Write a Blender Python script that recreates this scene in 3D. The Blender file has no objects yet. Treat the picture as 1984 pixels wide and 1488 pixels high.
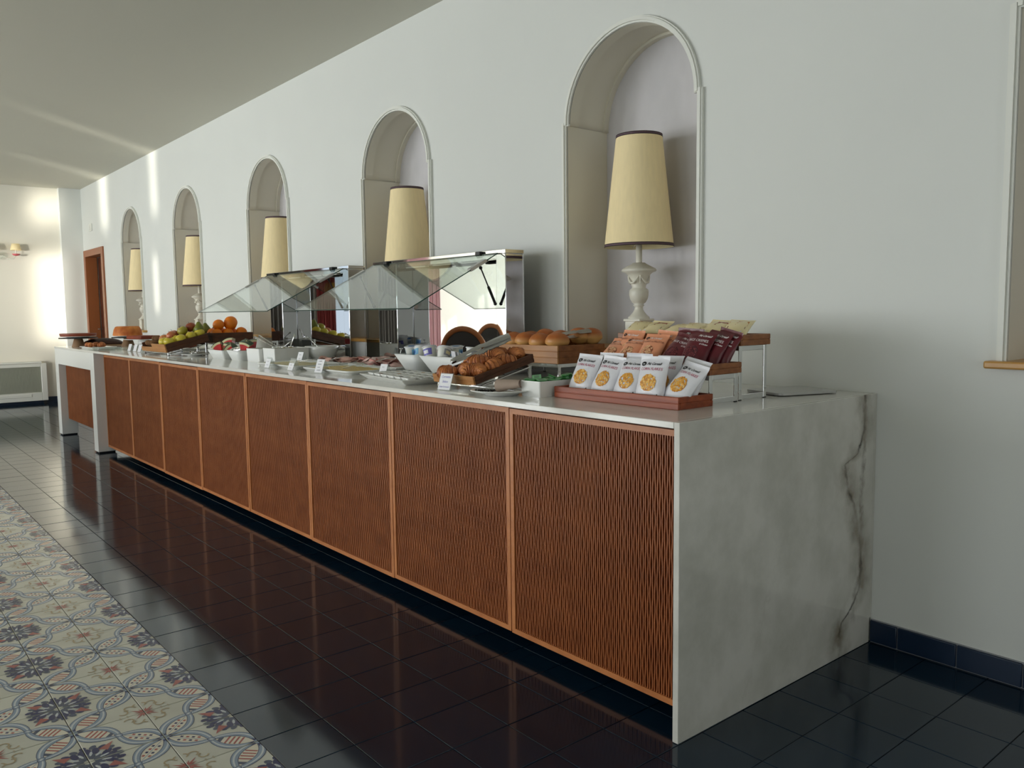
import bpy, bmesh, math, random
from mathutils import Vector, Matrix, noise
import colorsys
random.seed(7)
R = math.radians
PI = math.pi
SC = bpy.context.scene
COL = SC.collection

# ------------------------------------------------------------------ camera, world, lights, exposure
cam_d = bpy.data.cameras.new('camera')
cam = bpy.data.objects.new('camera', cam_d)
COL.objects.link(cam)
cr, cu, cf = Vector((0.63851947, 0.76951117, -0.01205981)), Vector((-0.06084636, 0.06609732, 0.99595626)), Vector((-0.76719659, 0.63520367, -0.08902638))
mw = Matrix(((cr.x, cu.x, -cf.x, 1.3842), (cr.y, cu.y, -cf.y, -1.7268), (cr.z, cu.z, -cf.z, 1.2038), (0, 0, 0, 1)))
cam.matrix_world = mw
cam_d.sensor_fit = 'HORIZONTAL'
cam_d.sensor_width = 36.0
cam_d.lens = 36.0 * 1584.48 / 1984.0
cam_d.clip_start = 0.05
SC.camera = cam

world = bpy.data.worlds.new('sky')
SC.world = world
world.use_nodes = True
_bg = world.node_tree.nodes['Background']
_bg.inputs[0].default_value = (0.75, 0.88, 1.0, 1)
_bg.inputs[1].default_value = 1.0

def lamp(name, kind, loc, target, energy, color=(1, 1, 1), **kw):
    d = bpy.data.lights.new(name, kind)
    d.energy = energy
    d.color = color
    for k, v in kw.items():
        setattr(d, k, v)
    o = bpy.data.objects.new(name, d)
    COL.objects.link(o)
    o.location = loc
    v = Vector(target) - Vector(loc)
    o.rotation_euler = v.to_track_quat('-Z', 'Y').to_euler()
    return o

SUN_DIR = Vector((-0.80, 0.30, -0.18)).normalized()
lamp('sun', 'SUN', (0, -12, 6), Vector((0, -12, 6)) + SUN_DIR, 5.0, (1.0, 0.95, 0.87), angle=R(0.6))
WIN_X = (-10.0, -7.4, -4.8, -2.2, 0.6)                  # the windows of the wall opposite the buffet
WIN_E = (120, 160, 96, 48, 26)
for wx, we in zip(WIN_X, WIN_E):
    lamp('window_and_fill_light', 'AREA', (wx, -7.93, 1.35), (wx, 0, 1.30), we, (0.95, 0.98, 1.0), shape='RECTANGLE', size=1.7, size_y=2.4)
lamp('window_and_fill_light', 'AREA', (4.42, -1.4, 1.35), (0, -1.4, 1.3), 20, (0.93, 0.98, 1.0), shape='RECTANGLE', size=1.9, size_y=2.4)  # fill lamp added to brighten the marble end and niche jambs

# reflected-sun streaks as narrow lamps; the broad one is added end-wall fill
GLINT_FILL = (1.0, 0.95, 0.82)
for src, tgt, e, sx, sy, sp in (((0.4, -7.9, 0.9), (-8.15, 1.09, 2.78), .5, .06, .9, 1.6), ((-1.15, -7.9, 0.9), (-10.28, 1.09, 2.75), .8, .16, .8, 2.0),
                                ((-2.9, -7.9, 1.2), (-11.6, .68, 1.45), 1.5, .20, 1.2, 2.2), ((-2.9, -7.9, 1.2), (-11.6, .38, 1.5), 3.6, .7, 1.6, 8.0), ((0.4, -7.9, 1.1), (-8.22, 1.09, 1.55), .25, .05, .6, 1.2),
                                ((-2.9, -7.9, 1.0), (-11.6, .66, 2.70), .5, .16, .4, 2.4)):
    lamp('sun_glint_and_fill', 'AREA', src, tgt, e, GLINT_FILL, shape='RECTANGLE', size=sx, size_y=sy, spread=R(sp))

vs = SC.view_settings
vs.view_transform = 'Standard'
vs.look = 'None'
vs.exposure = 0.08
vs.gamma = 1.0
vs.use_curve_mapping = False
cy = SC.cycles
cy.use_denoising = True
cy.use_light_tree = False              # the thin blades of light get their share of samples
cy.max_bounces = 9
cy.diffuse_bounces = 5
cy.glossy_bounces = 5
cy.transparent_max_bounces = 16
cy.caustics_reflective = False
cy.caustics_refractive = False
cy.sample_clamp_indirect = 6.0
cy.blur_glossy = 0.5

# ------------------------------------------------------------------ materials
def lin(h):
    if isinstance(h, str):
        c = [int(h[i:i + 2], 16) / 255 for i in (0, 2, 4)]
    else:
        c = [v / 255 for v in h]
    return tuple(v / 12.92 if v <= 0.04045 else ((v + 0.055) / 1.055) ** 2.4 for v in c) + (1.0,)

MATS = {}
def mat(name, col, rough=0.5, metal=0.0, var=0.0, vscale=8.0, bump=0.0, bscale=40.0, coat=0.0, col2=None, stretch=(1, 1, 1), spec=0.5, trans=0.0, rand=0.0, detail=4.0, sub=0.0):
    """Principled material: base colour mixed towards col2 by stretched noise, optional bump and per-object variation."""
    if name in MATS:
        return MATS[name]
    m = bpy.data.materials.new(name)
    m.use_nodes = True
    nt = m.node_tree
    b = nt.nodes['Principled BSDF']
    c = lin(col)
    b.inputs['Base Color'].default_value = c
    b.inputs['Roughness'].default_value = rough
    b.inputs['Metallic'].default_value = metal
    b.inputs['Specular IOR Level'].default_value = spec
    b.inputs['Coat Weight'].default_value = coat
    b.inputs['Coat Roughness'].default_value = 0.08
    b.inputs['Transmission Weight'].default_value = trans
    if sub:
        b.inputs['Subsurface Weight'].default_value = sub
        b.inputs['Subsurface Radius'].default_value = (0.01, 0.006, 0.004)
    tc = nt.nodes.new('ShaderNodeTexCoord')
    mp = nt.nodes.new('ShaderNodeMapping')
    mp.inputs['Scale'].default_value = stretch
    nt.links.new(tc.outputs['Object'], mp.inputs['Vector'])
    oi = None
    if rand or (var and rand >= 0):
        oi = nt.nodes.new('ShaderNodeObjectInfo')
        cmb = nt.nodes.new('ShaderNodeCombineXYZ')
        sc_ = nt.nodes.new('ShaderNodeMath'); sc_.operation = 'MULTIPLY'; sc_.inputs[1].default_value = 17.0
        nt.links.new(oi.outputs['Random'], sc_.inputs[0])
        for i in range(3):
            nt.links.new(sc_.outputs[0], cmb.inputs[i])
        nt.links.new(cmb.outputs[0], mp.inputs['Location'])
    out = None
    if var or col2:
        nz = nt.nodes.new('ShaderNodeTexNoise')
        nz.inputs['Scale'].default_value = vscale
        nz.inputs['Detail'].default_value = detail
        nt.links.new(mp.outputs[0], nz.inputs['Vector'])
        rp = nt.nodes.new('ShaderNodeValToRGB')
        rp.color_ramp.elements[0].position = 0.32
        rp.color_ramp.elements[1].position = 0.68
        if col2:
            a, d = c, lin(col2)
        else:
            a = tuple(min(1, v * (1 + var)) for v in c[:3]) + (1,)
            d = tuple(v * (1 - var) for v in c[:3]) + (1,)
        rp.color_ramp.elements[0].color = a
        rp.color_ramp.elements[1].color = d
        nt.links.new(nz.outputs['Fac'], rp.inputs[0])
        out = rp.outputs[0]
    if rand > 0:
        hs = nt.nodes.new('ShaderNodeHueSaturation')
        mr = nt.nodes.new('ShaderNodeMapRange')
        mr.inputs['To Min'].default_value = 1 - rand
        mr.inputs['To Max'].default_value = 1 + rand
        nt.links.new(oi.outputs['Random'], mr.inputs['Value'])
        nt.links.new(mr.outputs[0], hs.inputs['Value'])
        if out:
            nt.links.new(out, hs.inputs['Color'])
        else:
            hs.inputs['Color'].default_value = c
        out = hs.outputs[0]
    if out:
        nt.links.new(out, b.inputs['Base Color'])
    if bump:
        bz = nt.nodes.new('ShaderNodeTexNoise')
        bz.inputs['Scale'].default_value = bscale
        bz.inputs['Detail'].default_value = 3
        nt.links.new(mp.outputs[0], bz.inputs['Vector'])
        bp = nt.nodes.new('ShaderNodeBump')
        bp.inputs['Strength'].default_value = bump
        bp.inputs['Distance'].default_value = 0.01
        nt.links.new(bz.outputs['Fac'], bp.inputs['Height'])
        nt.links.new(bp.outputs[0], b.inputs['Normal'])
    MATS[name] = m
    return m

def glass_mat(name, tint=(0.93, 0.97, 0.95), refl=1.0, rough=0.0, milky=0.0):
    """A thin sheet: clear transmission with Fresnel reflection, a trace of milkiness for acrylic."""
    m = bpy.data.materials.new(name)
    m.use_nodes = True
    nt = m.node_tree
    nt.nodes.remove(nt.nodes['Principled BSDF'])
    o = nt.nodes['Material Output']
    t = nt.nodes.new('ShaderNodeBsdfTransparent'); t.inputs[0].default_value = (*tint, 1)
    g = nt.nodes.new('ShaderNodeBsdfGlossy'); g.inputs['Roughness'].default_value = rough
    g.inputs['Color'].default_value = (refl, refl, refl, 1)
    lw = nt.nodes.new('ShaderNodeLayerWeight'); lw.inputs[0].default_value = 0.5
    pw = nt.nodes.new('ShaderNodeMath'); pw.operation = 'POWER'; pw.inputs[1].default_value = 5.0
    nt.links.new(lw.outputs['Facing'], pw.inputs[0])
    fr = nt.nodes.new('ShaderNodeMath'); fr.operation = 'MULTIPLY_ADD'; fr.inputs[1].default_value = 0.8; fr.inputs[2].default_value = 0.035
    nt.links.new(pw.outputs[0], fr.inputs[0])
    mx = nt.nodes.new('ShaderNodeMixShader')
    nt.links.new(fr.outputs[0], mx.inputs[0])
    nt.links.new(t.outputs[0], mx.inputs[1])
    nt.links.new(g.outputs[0], mx.inputs[2])
    last = mx
    if milky:
        d = nt.nodes.new('ShaderNodeBsdfDiffuse'); d.inputs[0].default_value = (0.8, 0.82, 0.82, 1)
        m2 = nt.nodes.new('ShaderNodeMixShader'); m2.inputs[0].default_value = milky
        nt.links.new(mx.outputs[0], m2.inputs[1]); nt.links.new(d.outputs[0], m2.inputs[2])
        last = m2
    nt.links.new(last.outputs[0], o.inputs[0])
    MATS[name] = m
    return m

mat('wall_paint', (222, 224, 220), 0.75, var=0.015, vscale=1.2, rand=-1)
mat('end_wall_paint', (236, 232, 220), 0.75, var=0.02, vscale=1.0, rand=-1)
mat('ceiling_paint', (204, 202, 190), 0.8, rand=-1)
mat('trim_paint', (228, 229, 222), 0.55)
mat('niche_paint', (222, 218, 204), 0.75, var=0.03, vscale=2)
mat('niche_plaster', (196, 194, 196), 0.7, col2=(212, 209, 212), vscale=5, detail=6, stretch=(1, 1, .6))
mat('onyx', (205, 160, 90), 0.3, col2=(180, 128, 62), vscale=6)
mat('grout', (40, 40, 38), 0.9)
mat('blue_tile', (14, 35, 52), 0.10, var=0.10, vscale=5, rand=0.10, bump=0.008, bscale=9, spec=0.5)
mat('blue_base_tile', (16, 36, 60), 0.30, var=0.06, vscale=4, rand=0.06)
mat('white_grout', (150, 152, 158), 0.8)
mat('marble_top', (226, 224, 217), 0.09, col2=(212, 211, 204), vscale=3.0, detail=8, rand=-1, spec=0.6)
mat('white_lacquer', (226, 227, 224), 0.25, spec=0.5)
mat('frame_wood', (188, 120, 70), 0.38, col2=(168, 102, 56), vscale=14, stretch=(1, 1, 1), spec=0.4)
mat('slat_wood', (166, 98, 54), 0.42, col2=(146, 82, 42), vscale=10, spec=0.4)
mat('slat_back', (92, 40, 12), 0.6)
mat('carcass', (40, 30, 26), 0.7)
mat('plinth', (12, 16, 20), 0.5)
mat('door_wood', (80, 34, 12), 0.4, col2=(62, 25, 8), vscale=3, stretch=(6, 6, .6))
mat('door_frame_wood', (150, 90, 52), 0.4, col2=(156, 92, 52), vscale=4, stretch=(5, 5, .8))
mat('chrome', (225, 225, 225), 0.04, 1.0)
mat('mirror_steel', (208, 208, 210), 0.012, 1.0)
mat('brushed_steel', (200, 200, 200), 0.32, 1.0)
mat('black_metal', (22, 22, 22), 0.4, 0.3)
mat('rubber', (18, 18, 18), 0.7)
mat('porcelain', (232, 233, 230), 0.12, spec=0.6)
mat('porcelain_matt', (224, 226, 224), 0.4)
mat('lamp_white', (226, 222, 208), 0.4)
mat('shade_cloth', (250, 230, 182), 0.85, var=0.03, vscale=60, stretch=(1, 1, .2))
mat('shade_inside', (232, 220, 180), 0.9)
mat('shade_band', (52, 36, 44), 0.7)
mat('shade_band_light', (120, 96, 104), 0.7)
mat('red_wood', (160, 76, 38), 0.42, col2=(116, 48, 22), vscale=7, stretch=(.5, 4, 7), spec=0.4)
mat('tray_wood', (156, 96, 48), 0.45, col2=(120, 68, 30), vscale=6, stretch=(.6, 4, 8))
mat('light_tray_wood', (186, 132, 76), 0.45, col2=(160, 106, 56), vscale=6, stretch=(.6, 4, 8))
mat('dark_tray_wood', (92, 50, 22), 0.5, col2=(66, 34, 14), vscale=6, stretch=(.6, 3, 8))
mat('croissant', (206, 130, 70), 0.5, col2=(156, 84, 40), vscale=22, bump=0.8, bscale=70)
mat('roll_crust', (190, 112, 52), 0.45, col2=(158, 82, 32), vscale=9, bump=0.08, bscale=60)
mat('paper_white', (236, 236, 240), 0.6)
mat('foil_white', (228, 228, 234), 0.32, spec=0.5)
mat('foil_orange', (226, 152, 114), 0.38)
mat('foil_red', (92, 24, 34), 0.35)
mat('foil_cream', (238, 222, 174), 0.3)
mat('print_black', (26, 26, 30), 0.5)
mat('print_red', (176, 40, 84), 0.5)
mat('print_brown', (110, 52, 34), 0.5)
mat('print_white', (240, 236, 236), 0.5)
mat('print_grey', (150, 150, 158), 0.5)
mat('flake_a', (228, 168, 72), 0.5)
mat('flake_b', (206, 136, 44), 0.5)
mat('flake_c', (242, 196, 110), 0.5)
mat('flake_d', (166, 98, 32), 0.5)
mat('oat_a', (214, 160, 116), 0.6)
mat('oat_b', (146, 84, 54), 0.6)
mat('oat_c', (232, 188, 146), 0.6)
mat('crisp_a', (134, 58, 62), 0.6)
mat('crisp_b', (66, 14, 22), 0.6)
mat('biscuit', (196, 130, 62), 0.6)
mat('biscuit_red', (150, 44, 32), 0.6)
mat('print_blue', (40, 104, 178), 0.5)
mat('print_sky', (120, 176, 212), 0.5)
mat('print_violet', (112, 108, 190), 0.5)
mat('jam_green', (40, 128, 52), 0.3, col2=(24, 96, 34), vscale=60, spec=0.6)
mat('jam_foil', (86, 168, 96), 0.3)
mat('ham', (240, 190, 184), 0.4, col2=(250, 222, 214), vscale=14)
mat('salami', (236, 194, 182), 0.45, col2=(216, 158, 146), vscale=30)
mat('cheese', (226, 196, 118), 0.4, var=0.04, vscale=12)
mat('pale_cheese', (224, 212, 168), 0.4, var=0.04, vscale=12)
mat('melon_red', (214, 62, 66), 0.35, var=0.1, vscale=30)
mat('melon_pale', (226, 220, 176), 0.5)
mat('melon_green', (36, 82, 34), 0.4, col2=(20, 48, 22), vscale=16)
mat('orange_peel', (236, 128, 14), 0.4, bump=0.15, bscale=260)
mat('apple_red', (122, 44, 34), 0.3, col2=(166, 88, 52), vscale=9)
mat('apple_pink', (186, 98, 66), 0.32, col2=(206, 140, 80), vscale=9)
mat('apple_yellow', (212, 196, 64), 0.32, col2=(196, 178, 50), vscale=7)
mat('apple_green', (172, 164, 62), 0.32, col2=(150, 138, 50), vscale=8)
mat('pear_green', (120, 124, 40), 0.4, col2=(96, 104, 30), vscale=9)
mat('kiwi', (112, 78, 44), 0.85, bump=0.3, bscale=300, var=0.1, vscale=40)
mat('stem', (58, 44, 24), 0.7)
mat('leaf', (40, 62, 24), 0.6)
mat('sponge', (228, 150, 70), 0.7, col2=(168, 80, 24), vscale=9)
mat('sponge_dark', (140, 58, 18), 0.7, col2=(112, 42, 14), vscale=12)
mat('chocolate', (56, 26, 14), 0.5, var=0.2, vscale=10)
mat('tart', (142, 62, 28), 0.5, col2=(112, 44, 20), vscale=14)
mat('tart_crust', (180, 108, 56), 0.6)
mat('stone_board', (38, 36, 34), 0.5)
mat('cone_wood', (150, 116, 84), 0.6)
mat('board_grey', (178, 178, 176), 0.25)
mat('napkin', (176, 156, 142), 0.85, var=0.05, vscale=30)
mat('seeds', (34, 30, 26), 0.8)
mat('sconce_red', (196, 92, 100), 0.3)
mat('plastic_white', (228, 228, 220), 0.4)
mat('grille', (186, 188, 174), 0.6)
mat('pink_curtain', (206, 168, 172), 0.85, var=0.03, vscale=4)
mat('red_curtain', (132, 52, 50), 0.8, var=0.08, vscale=4)
mat('added_dark_drape', (92, 88, 84), 0.9, var=0.05, vscale=4)
mat('croissant_dark', (160, 88, 42), 0.5, col2=(126, 62, 28), vscale=20, bump=0.5, bscale=70)
mat('chair_wood', (206, 136, 82), 0.4, col2=(180, 110, 62), vscale=5)
mat('chair_pad', (74, 72, 70), 0.9)
mat('table_cloth', (214, 210, 200), 0.9)
mat('cup_a', (120, 40, 30), 0.5)
mat('cup_b', (190, 140, 70), 0.5)
mat('cup_c', (64, 58, 44), 0.6)
mat('cup_d', (150, 150, 140), 0.6)
mat('tile_cream', (206, 207, 196), 0.22, col2=(190, 190, 178), vscale=3.0, rand=0.03, spec=0.5)
mat('tile_blue', (136, 152, 172), 0.24)
mat('tile_light', (196, 202, 206), 0.24)
mat('tile_dark', (74, 82, 104), 0.24)
mat('tile_ink', (46, 50, 92), 0.24)
mat('tile_red', (164, 92, 86), 0.24)
mat('tile_tan', (170, 154, 122), 0.24)
mat('tile_ivory', (218, 212, 196), 0.24)
glass_mat('pane_glass', (0.90, 0.94, 0.925))
glass_mat('acrylic', (0.93, 0.95, 0.95), milky=0.10)
glass_mat('clear_glass', (0.95, 0.97, 0.96), milky=0.02)
mat('glass_edge', (20, 60, 52), 0.2)

def roll_material():
    """Baked bread: brown on the crown, pale where the loaves touched."""
    m = MATS['roll_crust']; nt = m.node_tree; b = nt.nodes['Principled BSDF']
    src = b.inputs['Base Color'].links[0].from_socket
    tc = nt.nodes.new('ShaderNodeTexCoord'); sp = nt.nodes.new('ShaderNodeSeparateXYZ')
    nt.links.new(tc.outputs['Generated'], sp.inputs[0])
    mr = nt.nodes.new('ShaderNodeMapRange'); mr.inputs['From Min'].default_value = 0.30; mr.inputs['From Max'].default_value = 0.72
    nt.links.new(sp.outputs['Z'], mr.inputs[0])
    mx = nt.nodes.new('ShaderNodeMix'); mx.data_type = 'RGBA'
    mx.inputs[6].default_value = lin((222, 172, 104))
    nt.links.new(mr.outputs[0], mx.inputs[0]); nt.links.new(src, mx.inputs[7])
    nt.links.new(mx.outputs[2], b.inputs['Base Color'])
roll_material()

def marble_side():
    """Grey-white marble with soft clouds and one dark brown vein that runs down beside the wall."""
    m = bpy.data.materials.new('marble_side'); m.use_nodes = True
    nt = m.node_tree; b = nt.nodes['Principled BSDF']
    b.inputs['Roughness'].default_value = 0.10
    L = nt.links.new
    tc = nt.nodes.new('ShaderNodeTexCoord'); sp = nt.nodes.new('ShaderNodeSeparateXYZ')
    L(tc.outputs['Object'], sp.inputs[0])
    n1 = nt.nodes.new('ShaderNodeTexNoise'); n1.inputs['Scale'].default_value = 5.0; n1.inputs['Detail'].default_value = 9; n1.inputs['Roughness'].default_value = 0.6
    L(tc.outputs['Object'], n1.inputs['Vector'])
    r1 = nt.nodes.new('ShaderNodeValToRGB')
    r1.color_ramp.elements[0].position = 0.35; r1.color_ramp.elements[0].color = lin((191, 190, 181))
    r1.color_ramp.elements[1].position = 0.62; r1.color_ramp.elements[1].color = lin((212, 210, 203))
    L(n1.outputs['Fac'], r1.inputs[0])
    def vein(pts, width, seed, wob):
        fc = nt.nodes.new('ShaderNodeFloatCurve')
        cm = fc.mapping; c = cm.curves[0]
        while len(c.points) > 2:
            c.points.remove(c.points[-1])
        c.points[0].location = pts[0]; c.points[1].location = pts[-1]
        for p in pts[1:-1]:
            c.points.new(*p)
        for p in c.points:
            p.handle_type = 'VECTOR'
        cm.update()
        L(sp.outputs['Z'], fc.inputs['Value'])
        nz = nt.nodes.new('ShaderNodeTexNoise'); nz.inputs['Scale'].default_value = 20; nz.inputs['Detail'].default_value = 8; nz.inputs['Roughness'].default_value = .68
        mp = nt.nodes.new('ShaderNodeMapping'); mp.inputs['Location'].default_value = (seed, seed, seed)
        L(tc.outputs['Object'], mp.inputs[0]); L(mp.outputs[0], nz.inputs['Vector'])
        a = nt.nodes.new('ShaderNodeMath'); a.operation = 'MULTIPLY_ADD'; a.inputs[1].default_value = wob; a.inputs[2].default_value = -wob / 2
        L(nz.outputs['Fac'], a.inputs[0])
        s = nt.nodes.new('ShaderNodeMath'); s.operation = 'SUBTRACT'
        L(sp.outputs['Y'], s.inputs[0]); L(fc.outputs[0], s.inputs[1])
        s2 = nt.nodes.new('ShaderNodeMath'); s2.operation = 'ADD'
        L(s.outputs[0], s2.inputs[0]); L(a.outputs[0], s2.inputs[1])
        ab = nt.nodes.new('ShaderNodeMath'); ab.operation = 'ABSOLUTE'; L(s2.outputs[0], ab.inputs[0])
        mr = nt.nodes.new('ShaderNodeMapRange'); mr.inputs['From Min'].default_value = 0; mr.inputs['From Max'].default_value = width
        mr.inputs['To Min'].default_value = 1; mr.inputs['To Max'].default_value = 0
        L(ab.outputs[0], mr.inputs[0])
        n3 = nt.nodes.new('ShaderNodeTexNoise'); n3.inputs['Scale'].default_value = 9; n3.inputs['Detail'].default_value = 4
        L(mp.outputs[0], n3.inputs['Vector'])
        m3 = nt.nodes.new('ShaderNodeMapRange'); m3.inputs['From Min'].default_value = 0.35; m3.inputs['From Max'].default_value = 0.6
        L(n3.outputs['Fac'], m3.inputs[0])
        mu = nt.nodes.new('ShaderNodeMath'); mu.operation = 'MULTIPLY'; L(mr.outputs[0], mu.inputs[0]); L(m3.outputs[0], mu.inputs[1])
        return mu.outputs[0]
    main = [(0, .865), (.083, .864), (.121, .879), (.152, .931), (.213, .988), (.263, 1.0), (.308, 1.0), (.38, .992), (.44, .97), (.524, .942), (.585, .898), (.673, .871), (.70, .963), (.781, 1.0), (1, 1.0)]
    col = r1.outputs[0]
    for pts, w, seed, wob, c, amt in ((main, 0.085, 3, 0.07, (128, 118, 100), .95), (main, 0.012, 1, 0.05, (44, 38, 30), 1.0),
                                 ([(0, .95), (.2, .96), (.27, 1.0), (.4, 1.0), (.55, .99), (.62, 1.0), (.8, 1.0), (1, 1.0)], 0.02, 8, 0.07, (112, 102, 88), .8),
                                 ([(0, .3), (.3, .42), (.55, .55), (.9, .68), (1, .7)], 0.02, 5, 0.16, (184, 181, 173), .3)):
        f = vein(pts, w, seed, wob)
        am = nt.nodes.new('ShaderNodeMath'); am.operation = 'MULTIPLY'; am.inputs[1].default_value = amt; L(f, am.inputs[0])
        mx = nt.nodes.new('ShaderNodeMix'); mx.data_type = 'RGBA'; mx.inputs[7].default_value = lin(c)
        L(am.outputs[0], mx.inputs[0]); L(col, mx.inputs[6])
        col = mx.outputs[2]
    L(col, b.inputs['Base Color'])
    MATS['marble_side'] = m
marble_side()

# ------------------------------------------------------------------ mesh helpers
_cache = {}
class MB:
    def __init__(s):
        s.v, s.f, s.m, s.s = [], [], [], []
    def add(s, vs, fs, mi=0, smooth=False, T=None):
        o = len(s.v)
        s.v += [tuple(T @ Vector(p)) if T is not None else tuple(p) for p in vs]
        s.f += [tuple(i + o for i in f) for f in fs]
        s.m += [mi] * len(fs)
        s.s += [smooth] * len(fs)
        return s
    def box(s, x0, x1, y0, y1, z0, z1, mi=0, T=None):
        v = [(x0, y0, z0), (x1, y0, z0), (x1, y1, z0), (x0, y1, z0), (x0, y0, z1), (x1, y0, z1), (x1, y1, z1), (x0, y1, z1)]
        return s.add(v, [(3, 2, 1, 0), (4, 5, 6, 7), (0, 1, 5, 4), (1, 2, 6, 5), (2, 3, 7, 6), (3, 0, 4, 7)], mi, False, T)
    def cbox(s, x0, x1, y0, y1, z0, z1, c=0.002, mi=0, T=None, seg=1):
        bm = bmesh.new()
        bmesh.ops.create_cube(bm, size=1)
        for v in bm.verts:
            v.co = Vector((x0 + (v.co.x + .5) * (x1 - x0), y0 + (v.co.y + .5) * (y1 - y0), z0 + (v.co.z + .5) * (z1 - z0)))
        c = min(c, (x1 - x0) * .45, (y1 - y0) * .45, (z1 - z0) * .45)
        bmesh.ops.bevel(bm, geom=list(bm.edges), offset=c, segments=seg, affect='EDGES', profile=0.5)
        bm.verts.index_update(); bm.normal_update()
        n0 = len(s.s)
        s.add([v.co.copy() for v in bm.verts], [[v.index for v in f.verts] for f in bm.faces], mi, False, T)
        if seg > 1:                                     # only the rounded edges are shaded smooth, the faces stay flat
            s.s[n0:] = [max(abs(q) for q in f.normal) < .999 for f in bm.faces]
        bm.free()
        return s
    def rings(s, rings, mi=0, smooth=True, cap0=True, cap1=True, closed=True, T=None):
        n = len(rings[0]); vs = [p for r in rings for p in r]; fs = []
        for i in range(len(rings) - 1):
            for j in range(n if closed else n - 1):
                k = (j + 1) % n
                fs.append((i * n + j, i * n + k, (i + 1) * n + k, (i + 1) * n + j))
        s.add(vs, fs, mi, smooth, T)
        if cap0: s.add(rings[0], [tuple(range(n))[::-1]], mi, False, T)
        if cap1: s.add(rings[-1], [tuple(range(n))], mi, False, T)
        return s
    def lathe(s, prof, n=28, mi=0, smooth=True, T=None, cap0=False, cap1=False, sx=1, sy=1):
        rs = [[(r * sx * math.cos(2 * PI * j / n), r * sy * math.sin(2 * PI * j / n), z) for j in range(n)] for r, z in prof]
        return s.rings(rs, mi, smooth, cap0, cap1, True, T)
    def tube(s, path, r, n=8, mi=0, T=None, flat=1.0, up=None):
        P = [Vector(p) for p in path]; rs = []
        for i, p in enumerate(P):
            d = (P[min(i + 1, len(P) - 1)] - P[max(i - 1, 0)]).normalized()
            u = Vector(up) if up else (Vector((0, 0, 1)) if abs(d.z) < .9 else Vector((1, 0, 0)))
            a = d.cross(u).normalized(); b = a.cross(d).normalized()
            ri = r[i] if isinstance(r, (list, tuple)) else r
            fi = flat[i] if isinstance(flat, (list, tuple)) else flat
            rs.append([p + a * math.cos(2 * PI * j / n) * ri + b * math.sin(2 * PI * j / n) * ri * fi for j in range(n)])
        return s.rings(rs, mi, True, True, True, True, T)
    def ball(s, r, n=18, m=12, mi=0, T=None, fn=None, sc=(1, 1, 1)):
        prof = []
        rs = []
        for i in range(1, m):
            t = PI * i / m
            row = []
            for j in range(n):
                a = 2 * PI * j / n
                d = Vector((math.sin(t) * math.cos(a), math.sin(t) * math.sin(a), -math.cos(t)))
                k = fn(d) if fn else 1.0
                row.append((d.x * r * k * sc[0], d.y * r * k * sc[1], d.z * r * k * sc[2]))
            rs.append(row)
        k0 = fn(Vector((0, 0, -1))) if fn else 1; k1 = fn(Vector((0, 0, 1))) if fn else 1
        s.rings(rs, mi, True, False, False, True, T)
        s.add(rs[0] + [(0, 0, -r * k0 * sc[2])], [((j + 1) % n, j, n) for j in range(n)], mi, True, T)
        s.add(rs[-1] + [(0, 0, r * k1 * sc[2])], [(j, (j + 1) % n, n) for j in range(n)], mi, True, T)
        return s
    def prism(s, poly, z0, z1, mi=0, T=None, smooth=False):
        n = len(poly)
        return s.rings([[(x, y, z0) for x, y in poly], [(x, y, z1) for x, y in poly]], mi, smooth, True, True, True, T)
    def quad(s, a, b, c, d, mi=0, T=None):
        return s.add([a, b, c, d], [(0, 1, 2, 3)], mi, False, T)
    def mesh(s, name, mats):
        me = bpy.data.meshes.new(name)
        me.from_pydata(s.v, [], s.f)
        for m in (mats if isinstance(mats, (list, tuple)) else [mats]):
            me.materials.append(MATS[m])
        me.polygons.foreach_set('material_index', s.m)
        me.polygons.foreach_set('use_smooth', s.s)
        me.update()
        return me
    def build(s, name, mats, parent=None, loc=(0, 0, 0), rot=(0, 0, 0)):
        return link(name, s.mesh(name, mats), parent, loc, rot)

def link(name, data, parent=None, loc=(0, 0, 0), rot=(0, 0, 0)):
    o = bpy.data.objects.new(name, data)
    COL.objects.link(o)
    o.location = loc
    o.rotation_euler = rot
    if parent: o.parent = parent
    return o

def tag(o, label, cat, group=None):
    o['label'] = label; o['category'] = cat
    if group: o['group'] = group
    return o

def thing(name, label, cat, loc=(0, 0, 0), rot=(0, 0, 0), group=None):
    return tag(link(name, None, None, loc, rot), label, cat, group)

def struct(o):
    o['kind'] = 'structure'
    return o

def dup(root, loc, rot=None, label=None, scale=None):
    """A copy of a thing with copies of its parts and sub-parts."""
    def cp(o, par):
        c = o.copy(); COL.objects.link(c)
        if par: c.parent = par
        for ch in list(o.children): cp(ch, c)
        return c
    r = cp(root, None)
    r.location = loc
    if rot is not None: r.rotation_euler = rot
    if label: r['label'] = label
    if scale: r.scale = scale
    return r

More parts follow.
